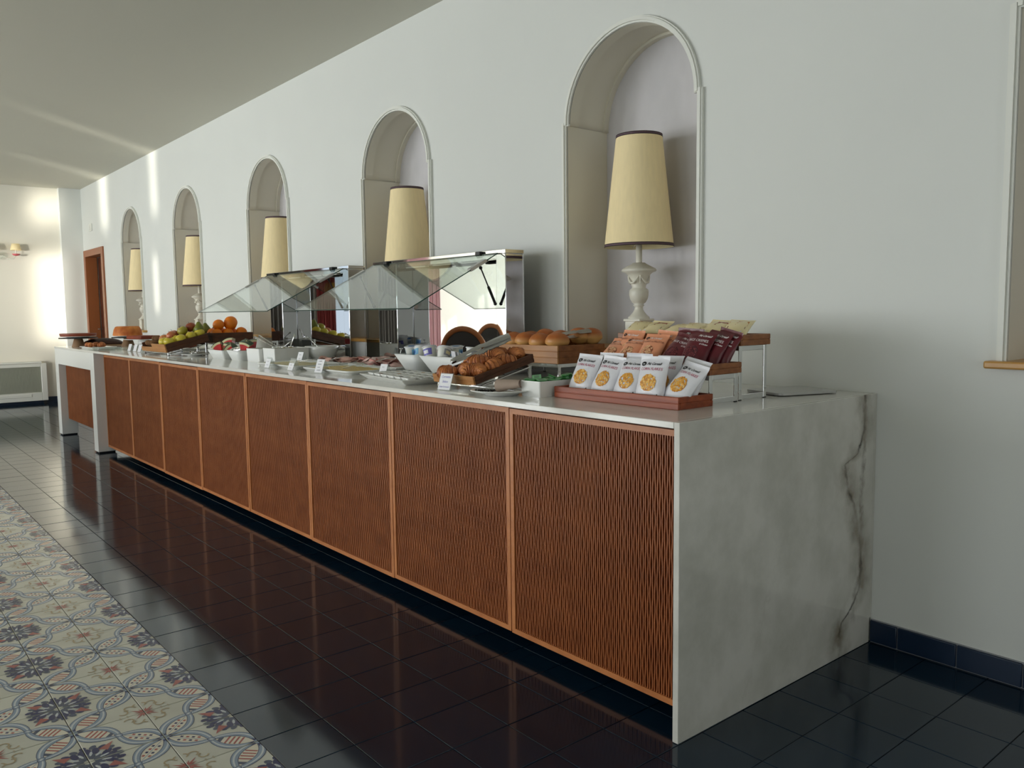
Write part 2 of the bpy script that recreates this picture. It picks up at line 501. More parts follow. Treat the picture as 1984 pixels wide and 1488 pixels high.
_txt = {}
def text2d(s, shear=0.0, bold=0.0):
    """Outline of a word as flat triangles, one unit high, starting at x=0: (points, faces, width)."""
    k = (s, shear, bold)
    if k not in _txt:
        cu_ = bpy.data.curves.new('word', 'FONT'); cu_.body = s; cu_.size = 1; cu_.shear = shear; cu_.resolution_u = 2
        cu_.offset = bold
        ob = bpy.data.objects.new('word', cu_); COL.objects.link(ob)
        dg = bpy.context.evaluated_depsgraph_get()
        me = bpy.data.meshes.new_from_object(ob.evaluated_get(dg))
        pts = [(v.co.x, v.co.y) for v in me.vertices]; fs = [tuple(p.vertices) for p in me.polygons]
        bpy.data.objects.remove(ob); bpy.data.curves.remove(cu_); bpy.data.meshes.remove(me)
        x0 = min(p[0] for p in pts); x1 = max(p[0] for p in pts)
        _txt[k] = ([(x - x0, y) for x, y in pts], fs, x1 - x0)
    return _txt[k]
# ------------------------------------------------------------------ the room
W = 1.0887            # plane of the buffet wall
HC = 2.98             # ceiling height
XL, XR, YF = -11.6, 4.5, -8.0
P = 0.197             # tile pitch

# floor: dark bed, glazed tiles set on it one by one
fl = MB(); fl.box(XL - .3, XR + .3, YF - .3, W + .3, -.12, -.004)
floor = struct(fl.build('floor', 'grout'))

def blue_tile_mesh():
    m = MB(); g = .0012
    return m.cbox(g, P - g, g, P - g, -.010, 0, .0012).mesh('blue_tile', 'blue_tile')

TM = ['tile_cream', 'tile_blue', 'tile_light', 'tile_dark', 'tile_ink', 'tile_red', 'tile_tan', 'tile_ivory']
def patterned_tile_mesh(flip):
    """Majolica tile: a two-strand ribbon on the diagonal, a quarter flower and a quarter star in the other corners."""
    m = MB(); g = .0014
    m.cbox(g, P - g, g, P - g, -.010, 0, .001)
    z = [0.00004]
    lo, hi = g + .001, P - g - .001
    def pol(pts, mi):
        # clip to the tile, then lay the colour on
        q = [(x * P, y * P) for x, y in pts]
        for ax, lim, sg in ((0, lo, 1), (0, hi, -1), (1, lo, 1), (1, hi, -1)):
            out = []
            for i in range(len(q)):
                a, b = q[i], q[(i + 1) % len(q)]
                ia, ib = (a[ax] - lim) * sg >= 0, (b[ax] - lim) * sg >= 0
                if ia: out.append(a)
                if ia != ib:
                    t = (lim - a[ax]) / (b[ax] - a[ax]); out.append((a[0] + (b[0] - a[0]) * t, a[1] + (b[1] - a[1]) * t))
            q = out
            if len(q) < 3: return
        z[0] += .0000035
        if flip: q = [(P - x, y) for x, y in q][::-1]
        m.add([(x, y, z[0]) for x, y in q], [tuple(range(len(q)))], mi)
    def D(t, s): return (t - s * .7071, t + s * .7071)      # t along the diagonal, s across it
    def ell(cx, cy, a, b, ang, n=12): return [(cx + a * math.cos(k * 2 * PI / n) * math.cos(ang) - b * math.sin(k * 2 * PI / n) * math.sin(ang), cy + a * math.cos(k * 2 * PI / n) * math.sin(ang) + b * math.sin(k * 2 * PI / n) * math.cos(ang)) for k in range(n)]
    def strip(fn, w, mi, t0=0.0, t1=1.0, n=26):
        for i in range(n):
            a, b = t0 + (t1 - t0) * i / n, t0 + (t1 - t0) * (i + 1) / n
            sa, sb = fn(a), fn(b)
            wa, wb = (w(a), w(b)) if callable(w) else (w, w)
            pol([D(a, sa - wa), D(b + .004, sb - wb), D(b + .004, sb + wb), D(a, sa + wa)], mi)
    def loop(t): return .170 * abs(math.sin(2 * PI * t)) ** .8
    # interiors of the two loops
    for t0, t1, mi in ((.04, .46, 7), (.54, .96, 7)):
        n = 14
        for i in range(n):
            a, b = t0 + (t1 - t0) * i / n, t0 + (t1 - t0) * (i + 1) / n
            pol([D(a, -loop(a)), D(b, -loop(b)), D(b, loop(b)), D(a, loop(a))], mi)
    for k in range(4):                                       # red stripes of the fan
        t = .17 + .05 * k
        w = loop(t) * .62
        pol([D(t, -w), D(t + .022, -w * .9), D(t + .022, w * .9), D(t, w)], 5)
    pol([D(.385, -.085), D(.43, -.06), D(.43, .06), D(.385, .085)], 3)
    for sd in (1, -1):                                       # rows of dots in the bead loop
        for k in range(4):
            t = .63 + .062 * k
            s_ = sd * .045
            pol([D(t, s_ - .02), D(t + .032, s_ - .02), D(t + .032, s_ + .02), D(t, s_ + .02)], 4 if k % 2 else 5)
    pol([D(.56, -.006), D(.93, -.006), D(.93, .006), D(.56, .006)], 1)
    for sd in (1, -1):
        strip(lambda t: sd * loop(t), .060, 3)
    for sd in (1, -1):
        strip(lambda t: sd * loop(t), .048, 1)
        strip(lambda t: sd * (loop(t) + .010), .014, 2)
    pol(ell(.5, .5, .062, .05, PI / 4), 3); pol(ell(.5, .5, .050, .04, PI / 4), 1); pol(ell(.5, .5, .030, .018, PI / 4), 2)
    rr = random.Random(3)
    for cx, cy, a0 in ((0, 0, 45), (1, 1, 225)):             # ink tufts at the crossings
        for da in (-40, -26, 26, 40):
            a = R(a0 + da); l = rr.uniform(.13, .19)
            e = (cx + l * math.cos(a), cy + l * math.sin(a)); n_ = (-math.sin(a) * .016, math.cos(a) * .016)
            mid = (cx + l * .5 * math.cos(a), cy + l * .5 * math.sin(a))
            pol([(cx, cy), (mid[0] + n_[0], mid[1] + n_[1]), e, (mid[0] - n_[0], mid[1] - n_[1])], 4)
        pol(ell(cx, cy, .07, .05, R(a0)), 1)
    # quarter of the ink-blue flower around (1,0)
    for ang in (98, 118, 152, 172):
        for r_, l, w, mi in ((.29, .095, .05, 4), (.14, .08, .04, 3)):
            a = R(ang); pol(ell(1 + r_ * math.cos(a), r_ * math.sin(a), l, w, a + .3), mi)
    for ang in (90, 108, 126, 144, 162, 180):
        a = R(ang); pol(ell(1 + .40 * math.cos(a), .40 * math.sin(a), .062, .044, a - .4, 10), 3 if ang % 36 else 4)
    for ang in (107, 135, 163):
        a = R(ang); pol(ell(1 + .22 * math.cos(a), .22 * math.sin(a), .07, .02, a, 8), 2)
    a = R(135)
    pol([(1 + .33 * math.cos(a - .22), .33 * math.sin(a - .22)), (1 + .56 * math.cos(a), .56 * math.sin(a)), (1 + .33 * math.cos(a + .22), .33 * math.sin(a + .22))], 5)
    # quarter of the red star around (0,1)
    for ang in (-90, -67, -45, -22, 0):
        a = R(ang); l = .24 if ang in (-90, -45, 0) else .16
        pol([(.028 * math.cos(a - PI / 2), 1 + .028 * math.sin(a - PI / 2)), (l * math.cos(a), 1 + l * math.sin(a)), (.028 * math.cos(a + PI / 2), 1 + .028 * math.sin(a + PI / 2))], 5)
    for c_, r0, a0, a1 in (((.16, .73), .065, 20, 250), ((.27, .84), .065, -160, 70), ((.30, .96), .055, 200, 350), ((.04, .70), .055, 100, 260)):
        n = 9
        for i in range(n):
            a, b = R(a0 + (a1 - a0) * i / n), R(a0 + (a1 - a0) * (i + 1) / n)
            pol([(c_[0] + (r0 - .012) * math.cos(a), c_[1] + (r0 - .012) * math.sin(a)), (c_[0] + (r0 + .012) * math.cos(a), c_[1] + (r0 + .012) * math.sin(a)),
                 (c_[0] + (r0 + .012) * math.cos(b), c_[1] + (r0 + .012) * math.sin(b)), (c_[0] + (r0 - .012) * math.cos(b), c_[1] + (r0 - .012) * math.sin(b))], 6)
    return m.mesh('patterned_tile', TM)

bt = blue_tile_mesh()
pt = (patterned_tile_mesh(False), patterned_tile_mesh(True))
YB = W - 10 * 0.1964          # seam between blue and patterned tiles
cands = []
outer = MB(); outerp = MB(); near_v, near_f, near_m = [], [], []
ix0, ix1 = int(XL / P) - 1, int(XR / P) + 1
for i in range(ix0, ix1):
    for j in range(-36, 10):
        x, y = i * P, YB + j * 0.1964
        if y < YF - .1 or y > W: continue
        c = Vector((x + P / 2, y + P / 2, 0)) - cam.location
        d = c.dot(cf)
        u = v = 9
        if d > .3: u, v = c.dot(cr) / d * 1584 / 992, c.dot(cu) / d * 1584 / 744
        hidden = (y > .12 and -6.3 < x < -.1)
        seen = abs(u) < 1.08 and abs(v) < 1.08 and not hidden
        cands.append((0 if seen else 1, c.length, i, j, x, y))
cands.sort()
for k, (sn, d, i, j, x, y) in enumerate(cands):
    blue = j >= 0
    if sn == 0 and k < 298:
        if blue:
            link('blue_tile', bt, floor, (x, y, random.uniform(-.0006, 0)), (random.uniform(-.001, .001), random.uniform(-.001, .001), 0))
        else:
            fl_ = (i + j) % 2 != 0
            me = pt[1 if fl_ else 0]
            turn = (j % 2 != 0)
            link('patterned_tile', me, floor, (x + (P if turn else 0), y + (P if turn else 0), random.uniform(-.0004, 0)), (0, 0, PI if turn else 0))
    elif blue:
        outer.box(x + .0015, x + P - .0015, y + .0015, y + .1949, -.01, 0)
    elif y > -3.3 and -7.4 < x < 1.6:
        me = pt[1 if (i + j) % 2 != 0 else 0]; turn = (j % 2 != 0); o_ = len(near_v)
        for v in me.vertices:
            near_v.append((x + P - v.co.x, y + P - v.co.y, v.co.z) if turn else (x + v.co.x, y + v.co.y, v.co.z))
        for p in me.polygons:
            near_f.append([q + o_ for q in p.vertices]); near_m.append(p.material_index)
    else:
        outerp.box(x + .0015, x + P - .0015, y + .0015, y + .1949, -.01, 0)
o = outer.build('distant_blue_tiles', 'blue_tile', floor); o['kind'] = 'stuff'
o = outerp.build('distant_patterned_tiles', 'tile_cream', floor); o['kind'] = 'stuff'

me = bpy.data.meshes.new('patterned_tiles'); me.from_pydata(near_v, [], near_f)
for q in TM: me.materials.append(MATS[q])
me.polygons.foreach_set('material_index', near_m); me.update()
o = link('further_patterned_tiles', me, floor); o['kind'] = 'stuff'

ce = MB(); ce.box(XL - .3, XR + .3, YF - .3, W + .5, HC, HC + .15)
struct(ce.build('ceiling', 'ceiling_paint'))

# wall with the niches
NX = [-1.1765 - 1.9779 * i for i in range(-1, 5)]
HJ, HA, ZS, ZB, ZSH, VA = 0.392, 0.3765, 2.095, 1.03, 2.095, 0.978
DN = .275
wb = MB()
def rect(x0, x1, z0, z1): wb.quad((x0, W, z0), (x1, W, z0), (x1, W, z1), (x0, W, z1))
DX0, DX1, DZ = -11.36, -10.47, 2.04          # doorway
cuts = sorted(NX)
rect(XL, DX0, 0, HC); rect(DX0, DX1, DZ, HC)
prev = DX1
NA = 28
for c in cuts:
    rect(prev, c - HJ, 0, HC)
    rect(c - HJ, c + HJ, 0, ZB)
    rect(c - HJ, c - HA, ZSH, HC); rect(c + HA, c + HJ, ZSH, HC)
    for k in range(NA):
        a, b = PI - PI * k / NA, PI - PI * (k + 1) / NA
        xa, za, xb, zb = c + HA * math.cos(a), ZS + VA * HA * math.sin(a), c + HA * math.cos(b), ZS + VA * HA * math.sin(b)
        wb.quad((xa, W, za), (xb, W, zb), (xb, W, HC), (xa, W, HC))
    for sg in (-1, 1):
        wb.quad((c + sg * HA, W, ZSH), (c + sg * HA, W, ZS), (c + sg * HA, W, ZS), (c + sg * HA, W, ZSH))
    prev = c + HJ
rect(prev, XR, 0, HC)
for sg, x in ((1, DX0), (-1, DX1)):
    wb.quad((x, W, 0), (x, W, DZ), (x, W + .25, DZ), (x, W + .25, 0))
wb.quad((DX0, W, DZ), (DX1, W, DZ), (DX1, W + .25, DZ), (DX0, W + .25, DZ))
wall_back = struct(wb.build('wall_back', 'wall_paint'))
# solid mass behind the plaster, so the wall has thickness
bk = MB(); bk.box(XL - .3, XR + .3, W + .30, W + .42, -.1, HC + .1)
bk.build('wall_core', 'wall_paint', wall_back)

for n_, c in enumerate(NX):
    m = MB()
    yb = W + DN
    for sg in (-1, 1):                         # jambs
        m.quad((c + sg * HJ, W, ZB), (c + sg * HJ, yb, ZB), (c + sg * HJ, yb, ZSH), (c + sg * HJ, W, ZSH))
    HV = HJ + .003; HB = HA + .006
    rings_ = [(HA, W), (HA, W + .06), (HV, W + .06), (HV, W + .245), (HB, W + .245), (HB, yb)]
    rs = []
    for r_, y_ in rings_:
        row = [(c - r_, y_, ZSH)] + [(c + r_ * math.cos(PI - PI * k / NA), y_, ZS + VA * r_ * math.sin(PI - PI * k / NA)) for k in range(NA + 1)] + [(c + r_, y_, ZSH)]
        rs.append(row)
    for a, b in zip(rs, rs[1:]):
        m.rings([a, b], 0, True, False, False, False)
    for sg in (-1, 1):                         # undersides of the two bands
        for ya, yb_ in ((W, W + .06), (W + .245, yb)):
            m.quad((c + sg * HA, ya, ZSH), (c + sg * HV, ya, ZSH), (c + sg * HV, yb_, ZSH), (c + sg * HA, yb_, ZSH))
    m.build('niche_lining', 'niche_paint', wall_back)
    b_ = MB()
    pts = [(c - HJ, yb, ZB), (c - HJ, yb, ZSH), (c - HB, yb, ZSH)] + [(c + HB * math.cos(PI - PI * k / NA), yb, ZS + VA * HB * math.sin(PI - PI * k / NA)) for k in range(NA + 1)] + [(c + HB, yb, ZSH), (c + HJ, yb, ZSH), (c + HJ, yb, ZB)]
    b_.add(pts, [tuple(range(len(pts)))])
    b_.build('niche_back', 'niche_plaster', wall_back)
    sl = MB()
    sl.cbox(c - .445, c + .445, W - .05, W + DN, ZB - .024, ZB, .006, seg=2)
    sl.build('niche_sill', 'onyx', wall_back)
    # stepped plaster moulding around the opening
    t = MB()
    prof = [(0.0, .004), (0.0, .013), (.008, .013), (.008, .021), (.021, .021), (.021, .015), (.028, .015), (.028, 0)]
    for sg in (-1, 1):
        col = []
        for zz in (ZB, ZSH + .012):
            col.append([(c + sg * (HJ + a), W - d, zz) for a, d in prof])
        t.rings(col, 0, False, True, True, False)
        t.cbox(min(c + sg * (HA - .002), c + sg * (HJ + .027)), max(c + sg * (HA - .002), c + sg * (HJ + .027)), W - .0125, W, ZSH - .004, ZSH + .007, .002)
    arc = []
    for k in range(NA + 1):
        a = PI - PI * k / NA
        arc.append([(c + (HA + o_) * math.cos(a), W - d, ZS + VA * (HA + o_) * math.sin(a)) for o_, d in prof])
    t.rings(arc, 0, False, True, True, False)
    struct(t.build('trim_%d' % (n_ + 1), 'trim_paint'))

# end wall, far left, with one curtained window; pier at the corner
ew = MB()
wy0, wy1, wz0, wz1 = -3.95, -3.05, .35, 2.3
ew.box(XL - .2, XL, YF - .2, wy0, 0, HC); ew.box(XL - .2, XL, wy1, W + .4, 0, HC)
ew.box(XL - .2, XL, wy0, wy1, 0, wz0); ew.box(XL - .2, XL, wy0, wy1, wz1, HC)
struct(ew.build('wall_left', 'end_wall_paint'))
pr = MB(); pr.box(XL, -11.5, .815, W, 0, HC)
struct(pr.build('trim_20', 'wall_paint'))
rw = MB(); rw.box(XR, XR + .2, YF - .2, -2.4, 0, HC); rw.box(XR, XR + .2, -.4, W + .4, 0, HC); rw.box(XR, XR + .2, -2.4, -.4, 0, .12); rw.box(XR, XR + .2, -2.4, -.4, 2.6, HC)
struct(rw.build('wall_right', 'wall_paint'))
fw = MB()
xs = [XL - .2] + [v for wx in WIN_X for v in (wx - .85, wx + .85)] + [XR + .2]
for k in range(0, len(xs), 2): fw.box(xs[k], xs[k + 1], YF - .2, YF, 0, HC)
for wx in WIN_X:
    fw.box(wx - .85, wx + .85, YF - .2, YF, 0, .12); fw.box(wx - .85, wx + .85, YF - .2, YF, 2.6, HC)
struct(fw.build('wall_front', 'wall_paint'))
for k, wx in enumerate(WIN_X):
    m = MB()
    m.box(wx - .85, wx - .79, YF - .12, YF - .06, .12, 2.6); m.box(wx + .79, wx + .85, YF - .12, YF - .06, .12, 2.6)
    m.box(wx - .03, wx + .03, YF - .12, YF - .06, .12, 2.6); m.box(wx - .85, wx + .85, YF - .12, YF - .06, .12, .18); m.box(wx - .85, wx + .85, YF - .12, YF - .06, 2.54, 2.6)
    struct(m.build('window_%d' % (k + 1), 'plastic_white'))
m = MB()
for a, b in ((wy0, wy0 + .06), (wy1 - .06, wy1), (-3.53, -3.47)): m.box(XL - .12, XL - .06, a, b, wz0, wz1)
for a, b in ((wz0, wz0 + .06), (wz1 - .06, wz1)): m.box(XL - .12, XL - .06, wy0, wy1, a, b)
struct(m.build('window_6', 'plastic_white'))
m = MB()
for ya_, yb_ in ((-2.4, -2.34), (-1.43, -1.37), (-.46, -.4)): m.box(XR + .06, XR + .12, ya_, yb_, .12, 2.6)
for za_, zb_ in ((.12, .18), (2.54, 2.6)): m.box(XR + .06, XR + .12, -2.4, -.4, za_, zb_)
w7 = struct(m.build('window_7', 'plastic_white'))  # unseen window, added as a setting for the right-hand fill lamp
m = MB(); m.box(XR + .02, XR + .03, -2.4, -.4, .12, 2.6); m.build('added_sun_block', 'plastic_white', w7)  # opaque sheet added to keep the sun out of this opening
def curtain(y0, y1, z0, z1, mt, label, x=XL + .06, amp=.03, n=60):
    a, b = [], []
    for k in range(n + 1):
        y = y0 + (y1 - y0) * k / n
        dx = amp * math.sin(k * 1.1) + amp * .4 * math.sin(k * .43)
        a.append((x + dx, y, z0)); b.append((x + dx * .6, y, z1))
    m = MB(); m.rings([a, b], 0, True, False, False, False)
    m.rings([[(p[0] + .004, p[1], p[2]) for p in b], [(p[0] + .004, p[1], p[2]) for p in a]], 0, True, False, False, False)
    return tag(m.build('curtain', mt), label, 'curtain')
curtain(-5.35, -4.85, .05, 2.6, 'pink_curtain', 'pale pink curtain reflected in the near chrome food guard mirror')
curtain(-4.80, -4.15, .05, 2.6, 'added_dark_drape', 'added dark taupe drape darkening the left column reflection of the near food guard')  # unseen drape, added so the near steel column reflects something dark
curtain(-4.12, -3.85, .05, 2.6, 'red_curtain', 'red curtain at the left edge of the end window, seen in the far guard mirror')
curtain(-3.15, -2.80, .05, 2.6, 'red_curtain', 'red curtain at the right edge of the end window, seen in the far guard mirror')
curtain(-2.76, -2.00, .05, 2.6, 'added_dark_drape', 'added dark taupe drape darkening the left column reflection of the far food guard')  # likewise added, to darken what the far column mirrors

# baseboards
bb = MB(); bb.box(0.002, XR, W - .007, W, 0, .083)
base_back = struct(bb.build('baseboard_back', 'white_grout'))
for k in range(0, 22):
    x0 = .099 + (k - 1) * P
    a, b = max(.002, x0 + .0018), x0 + P - .0018
    m = MB(); m.cbox(a, b, W - .0145, W - .003, .0035, .081, .003, seg=2)
    m.build('base_tile', 'blue_base_tile', base_back)
bl = MB(); bl.box(XL, XL + .012, -8, .815, 0, .081); bl.box(-11.5, -11.488, .80, W, 0, .081)
struct(bl.build('baseboard_left', 'blue_base_tile'))

# brown door at the far end of the buffet wall
m = MB(); m.cbox(DX0 + .02, DX1 - .02, W + .14, W + .18, .01, DZ - .02, .003)
for z0, z1 in ((.15, .95), (1.05, 1.92)):
    m.cbox(DX0 + .14, DX1 - .14, W + .13, W + .145, z0, z1, .006)
door = struct(m.build('door_1', 'door_wood'))
m = MB()
for x0, x1 in ((DX0 - .075, DX0 + .015), (DX1 - .015, DX1 + .075)):
    m.cbox(x0, x1, W - .022, W + .13, 0, DZ - .0152, .002)
m.cbox(DX0 - .075, DX1 + .075, W - .022, W + .13, DZ - .015, DZ + .075, .004)
m.build('door_frame', 'door_frame_wood', door)
m = MB(); m.cbox(DX1 - .035, DX1 - .013, W + .09, W + .15, 1.55, 1.72, .003); m.cbox(DX1 - .035, DX1 - .013, W + .09, W + .15, .35, .5, .003)
m.build('hinge', 'black_metal', door)
m = MB(); m.tube([(DX0 + .1, W + .13, 1.02), (DX0 + .1, W + .08, 1.02), (DX0 + .2, W + .08, 1.02)], .009)
m.build('door_handle', 'brushed_steel', door)

# switch plate above the door
m = MB(); m.cbox(-11.08, -10.94, W - .012, W, 2.36, 2.46, .004); m.cbox(-11.06, -11.015, W - .016, W - .01, 2.38, 2.44, .002); m.cbox(-11.005, -10.96, W - .016, W - .01, 2.38, 2.44, .002)
tag(m.build('switch_plate', 'plastic_white'), 'small white square plate on the wall above the brown door', 'switch plate')
# ------------------------------------------------------------------ the buffet counter
H = 0.90
YR = 0.0814           # plane of the slatted fronts
XE, PW = -6.4001, 0.7973
ORD = ['nearest the marble end panel', 'second from the marble end panel', 'third from the marble end panel', 'fourth from the marble end panel',
       'fifth from the marble end panel', 'sixth from the marble end panel', 'seventh from the marble end panel', 'farthest from the marble end panel, beside the white leg']

top = thing('worktop', 'long pale marble buffet worktop with a veined marble side running down to the floor', 'worktop', (0, 0, 0))
m = MB(); m.cbox(-8.0, -.0202, 0, W - .001, H - .018, H, .0015)
m.build('marble_slab', 'marble_top', top)
m = MB(); m.cbox(-.020, 0, 0, W - .016, 0.001, H, .0012); m.box(-.019, -.0005, W - .0158, W - .001, .09, H - .0002)
m.build('end_panel', 'marble_side', top)

def slat_mesh(w, h, pitch=.00904):
    """Upright bent slats, neighbours waving in opposite phase so that they nearly touch and part again."""
    m = MB(); n = int(w / pitch); a = pitch * .135; lam = .090; hw, dp = .00165, .007
    st = int(h / lam * 4.2)
    off = (w - (n - 1) * pitch) / 2
    for i in range(n):
        x0 = off + i * pitch; sg = 1 if i % 2 else -1
        fr, bk_ = [], []
        rows = []
        for k in range(st * 2 + 1):
            z = h * k / (st * 2)
            x = x0 + sg * a * math.sin(2 * PI * z / lam + (i // 2 % 2) * 0.0)
            rows.append([(x - hw, dp, z), (x - hw, 0, z), (x + hw, 0, z), (x + hw, dp, z)])
        m.rings(rows, 0, False, False, False, False)
    return m
SB = .018
ph = .8642 - .0539
slats_me = slat_mesh(PW - .004 - 2 * SB, ph - 2 * SB).mesh('bent_slats', 'slat_wood')
bars = {}
def bar_mesh(L_):
    """One mitred frame bar lying along x, its outer edge at z=0."""
    m = MB(); d = .02
    v = [(0, 0, 0), (L_, 0, 0), (L_ - SB, 0, SB), (SB, 0, SB)]
    v += [(x, d, z) for x, _, z in v]
    m.add(v, [(0, 1, 2, 3), (7, 6, 5, 4), (0, 4, 5, 1), (1, 5, 6, 2), (2, 6, 7, 3), (3, 7, 4, 0)])
    return m.mesh('frame_bar', 'frame_wood')
bw, bh = bar_mesh(PW - .004), bar_mesh(ph)
for k in range(8):
    x0 = XE + PW * k; i = 7 - k
    w_ = PW
    x1 = x0 + w_
    if k == 7: x1 = -.021
    cab = thing('cabinet', 'brown slatted buffet cabinet, ' + ORD[i], 'cabinet', (x0, YR, 0), group='slatted cabinets under the buffet worktop')
    m = MB(); m.box(.001, x1 - x0 - .001, .024, W - YR - .02, .056, .8805)
    m.build('body', 'carcass', cab)
    m = MB(); m.box(.001, x1 - x0 - .001, .30, W - YR - .02, .001, .056)
    m.build('plinth', 'plinth', cab)
    dz = random.uniform(-.002, .002)
    d = MB(); d.box(SB * .8, PW - .004 - SB * .8, .013, .021, SB * .8, ph - SB * .8)
    dr = d.build('door', 'slat_back', cab, (.002, random.uniform(0, .0015), .0539 + dz))
    link('frame_rail', bw, dr, (0, 0, 0)); link('frame_rail', bw, dr, (PW - .004, 0, ph), (0, PI, 0))
    link('frame_stile', bh, dr, (0, 0, ph), (0, PI / 2, 0)); link('frame_stile', bh, dr, (PW - .004, 0, 0), (0, -PI / 2, 0))
    s = link('bent_slats', slats_me, dr, (SB, .004, SB)); s['kind'] = 'stuff'

# open end of the counter, beyond the last cabinet
et = thing('end_table', 'white open end table under the far end of the worktop, brown panel between its legs', 'table', (-7.2, 0, 0))
for x0, x1 in ((-8.0, -7.862), (-6.535, -6.4012)):
    m = MB(); m.cbox(x0 + 7.2, x1 + 7.2, .001, .15, .012, H - .0185, .002)
    l = m.build('leg', 'white_lacquer', et)
    f = MB(); f.box(x0 + 7.21, x1 + 7.19, .01, .14, .0005, .0118); f.build('foot', 'rubber', l)
    m = MB(); m.cbox(x0 + 7.2, x1 + 7.2, W - .17, W - .02, .012, H - .0185, .002)
    l = m.build('leg', 'white_lacquer', et)
    f = MB(); f.box(x0 + 7.21, x1 + 7.19, W - .16, W - .03, .0005, .0118); f.build('foot', 'rubber', l)
m = MB(); m.cbox(-7.861 + 7.2, -6.536 + 7.2, .001, .022, .727, H - .0185, .002); m.build('apron', 'white_lacquer', et); m = MB(); m.cbox(-7.861 + 7.2, -6.536 + 7.2, W - .04, W - .02, .727, H - .0185, .002)
m.build('apron', 'white_lacquer', et)
m = MB(); m.box(-.655, .655, .074, .082, .165, .879)
pn = m.build('panel', 'slat_back', et)
sl2 = slat_mesh(1.31, .69)
s = sl2.build('bent_slats', 'slat_wood', pn, (-.655, .065, .170)); s['kind'] = 'stuff'

# ------------------------------------------------------------------ urn lamps standing in the niches
def make_lamp(label):
    t = thing('urn_lamp', label, 'lamp', (0, 0, 0), group='urn lamps in the wall niches')
    m = MB()
    m.cbox(-.055, .055, -.055, .055, 0, .012, .003); m.cbox(-.046, .046, -.046, .046, .012, .122, .003); m.cbox(-.052, .052, -.052, .052, .118, .130, .003)
    pl = m.build('plinth', 'lamp_white', t)
    for k in range(4):
        fm = MB(); fm.lathe([(0, -.006), (.010, -.004), (.016, 0)], 12, T=Matrix.Rotation(k * PI / 2, 4, 'Z') @ Matrix.Translation((0, -.0462, .066)) @ Matrix.Rotation(PI / 2, 4, 'X'))
        for q in range(6):
            a = q * PI / 3
            fm.ball(.008, 8, 6, T=Matrix.Rotation(k * PI / 2, 4, 'Z') @ Matrix.Translation((.016 * math.cos(a), -.046, .066 + .024 * math.sin(a))), sc=(1, .4, 1.3))
        fm.build('rosette', 'lamp_white', pl)
    def ribs(r, z, j, n):                       # gadrooned bands
        if .205 < z < .268 or .345 < z < .372: return r * (1 + .045 * (1 if j % 2 else -1))
        return r
    prof = [(.05, .130), (.050, .137), (.040, .146), (.028, .160), (.021, .172), (.0185, .184), (.024, .190), (.026, .194), (.020, .198), (.030, .206), (.039, .222), (.043, .240), (.0435, .256),
            (.041, .266), (.034, .272), (.032, .276), (.036, .292), (.040, .312), (.048, .330), (.062, .343), (.076, .350), (.0775, .356), (.074, .362), (.056, .374), (.036, .384), (.028, .390), (.015, .391)]
    n = 48
    rs = [[(ribs(r, z, j, n) * math.cos(2 * PI * j / n), ribs(r, z, j, n) * math.sin(2 * PI * j / n), z) for j in range(n)] for r, z in prof]
    m = MB(); m.rings(rs, 0, True, True, False)
    urn = m.build('urn', 'lamp_white', t)
    sw = MB()
    for k in range(4):
        a0 = k * PI / 2
        pth = [((.047 - .008 * abs(u - .5) * 0 + .002) * math.cos(a0 + (u - .5) * 1.35), (.049) * math.sin(a0 + (u - .5) * 1.35), .326 - .030 * math.sin(PI * u)) for u in [q / 10 for q in range(11)]]
        sw.tube(pth, [.002 + .0035 * math.sin(PI * q / 10) for q in range(11)], 6)
        sw.tube([(.048 * math.cos(a0 - .7), .048 * math.sin(a0 - .7), .332), (.046 * math.cos(a0 - .72), .046 * math.sin(a0 - .72), .295)], [.005, .002], 6)
    sw.build('garland', 'lamp_white', urn)
    m = MB(); m.lathe([(.0145, .388), (.0145, .47), (.012, .47), (.012, .50), (.003, .505)], 16)
    m.build('stem', 'lamp_white', t)
    zb, zt, rb, rt = .462, .972, .160, .105
    m = MB(); m.lathe([(rb, zb), (rt, zt)], 48); m.lathe([(rt - .003, zt), (rb - .003, zb)], 48, 1)
    m.lathe([(rb - .003, zb), (rb, zb)], 48, 0); m.lathe([(rt, zt), (rt - .003, zt)], 48, 0)
    sh = m.build('shade', ['shade_cloth', 'shade_inside'], t)
    for z0, nm in ((zb, 'band'), (zt - .014, 'band')):
        m = MB()
        for dz, hh, mi, o_ in ((0, .0045, 0, .0012), (.0045, .0045, 1, .0008), (.009, .0045, 0, .0012)):
            ra = rb + (rt - rb) * (z0 + dz - zb) / (zt - zb) + o_; rb_ = rb + (rt - rb) * (z0 + dz + hh - zb) / (zt - zb) + o_
            m.lathe([(ra - .001, z0 + dz), (ra, z0 + dz), (rb_, z0 + dz + hh), (rb_ - .001, z0 + dz + hh)], 48, mi)
        m.build(nm, ['shade_band', 'shade_band_light'], sh)
    m = MB()
    for k in range(3):
        a = k * 2 * PI / 3 + .4
        m.tube([(.012 * math.cos(a), .012 * math.sin(a), zb + .03), ((rb - .008) * math.cos(a), (rb - .008) * math.sin(a), zb + .008)], .002, 6)
    m.build('shade_ring', 'chrome', sh)
    return t
LL = ['white urn lamp with tall cream shade behind the cereal pouches, in the nearest niche', 'urn lamp with cream shade in the second niche, behind the near food guard',
      'urn lamp with cream shade in the third niche, behind the far food guard', 'urn lamp with cream shade in the fourth niche, above the fruit trays',
      'urn lamp with cream shade in the farthest niche, behind the ring cake']
lamp0 = make_lamp(LL[0])
for i in range(5):
    loc = (-1.1995 - 1.9779 * i, 1.19, ZB)
    if i == 0: lamp0.location = loc
    else: dup(lamp0, loc, label=LL[i])

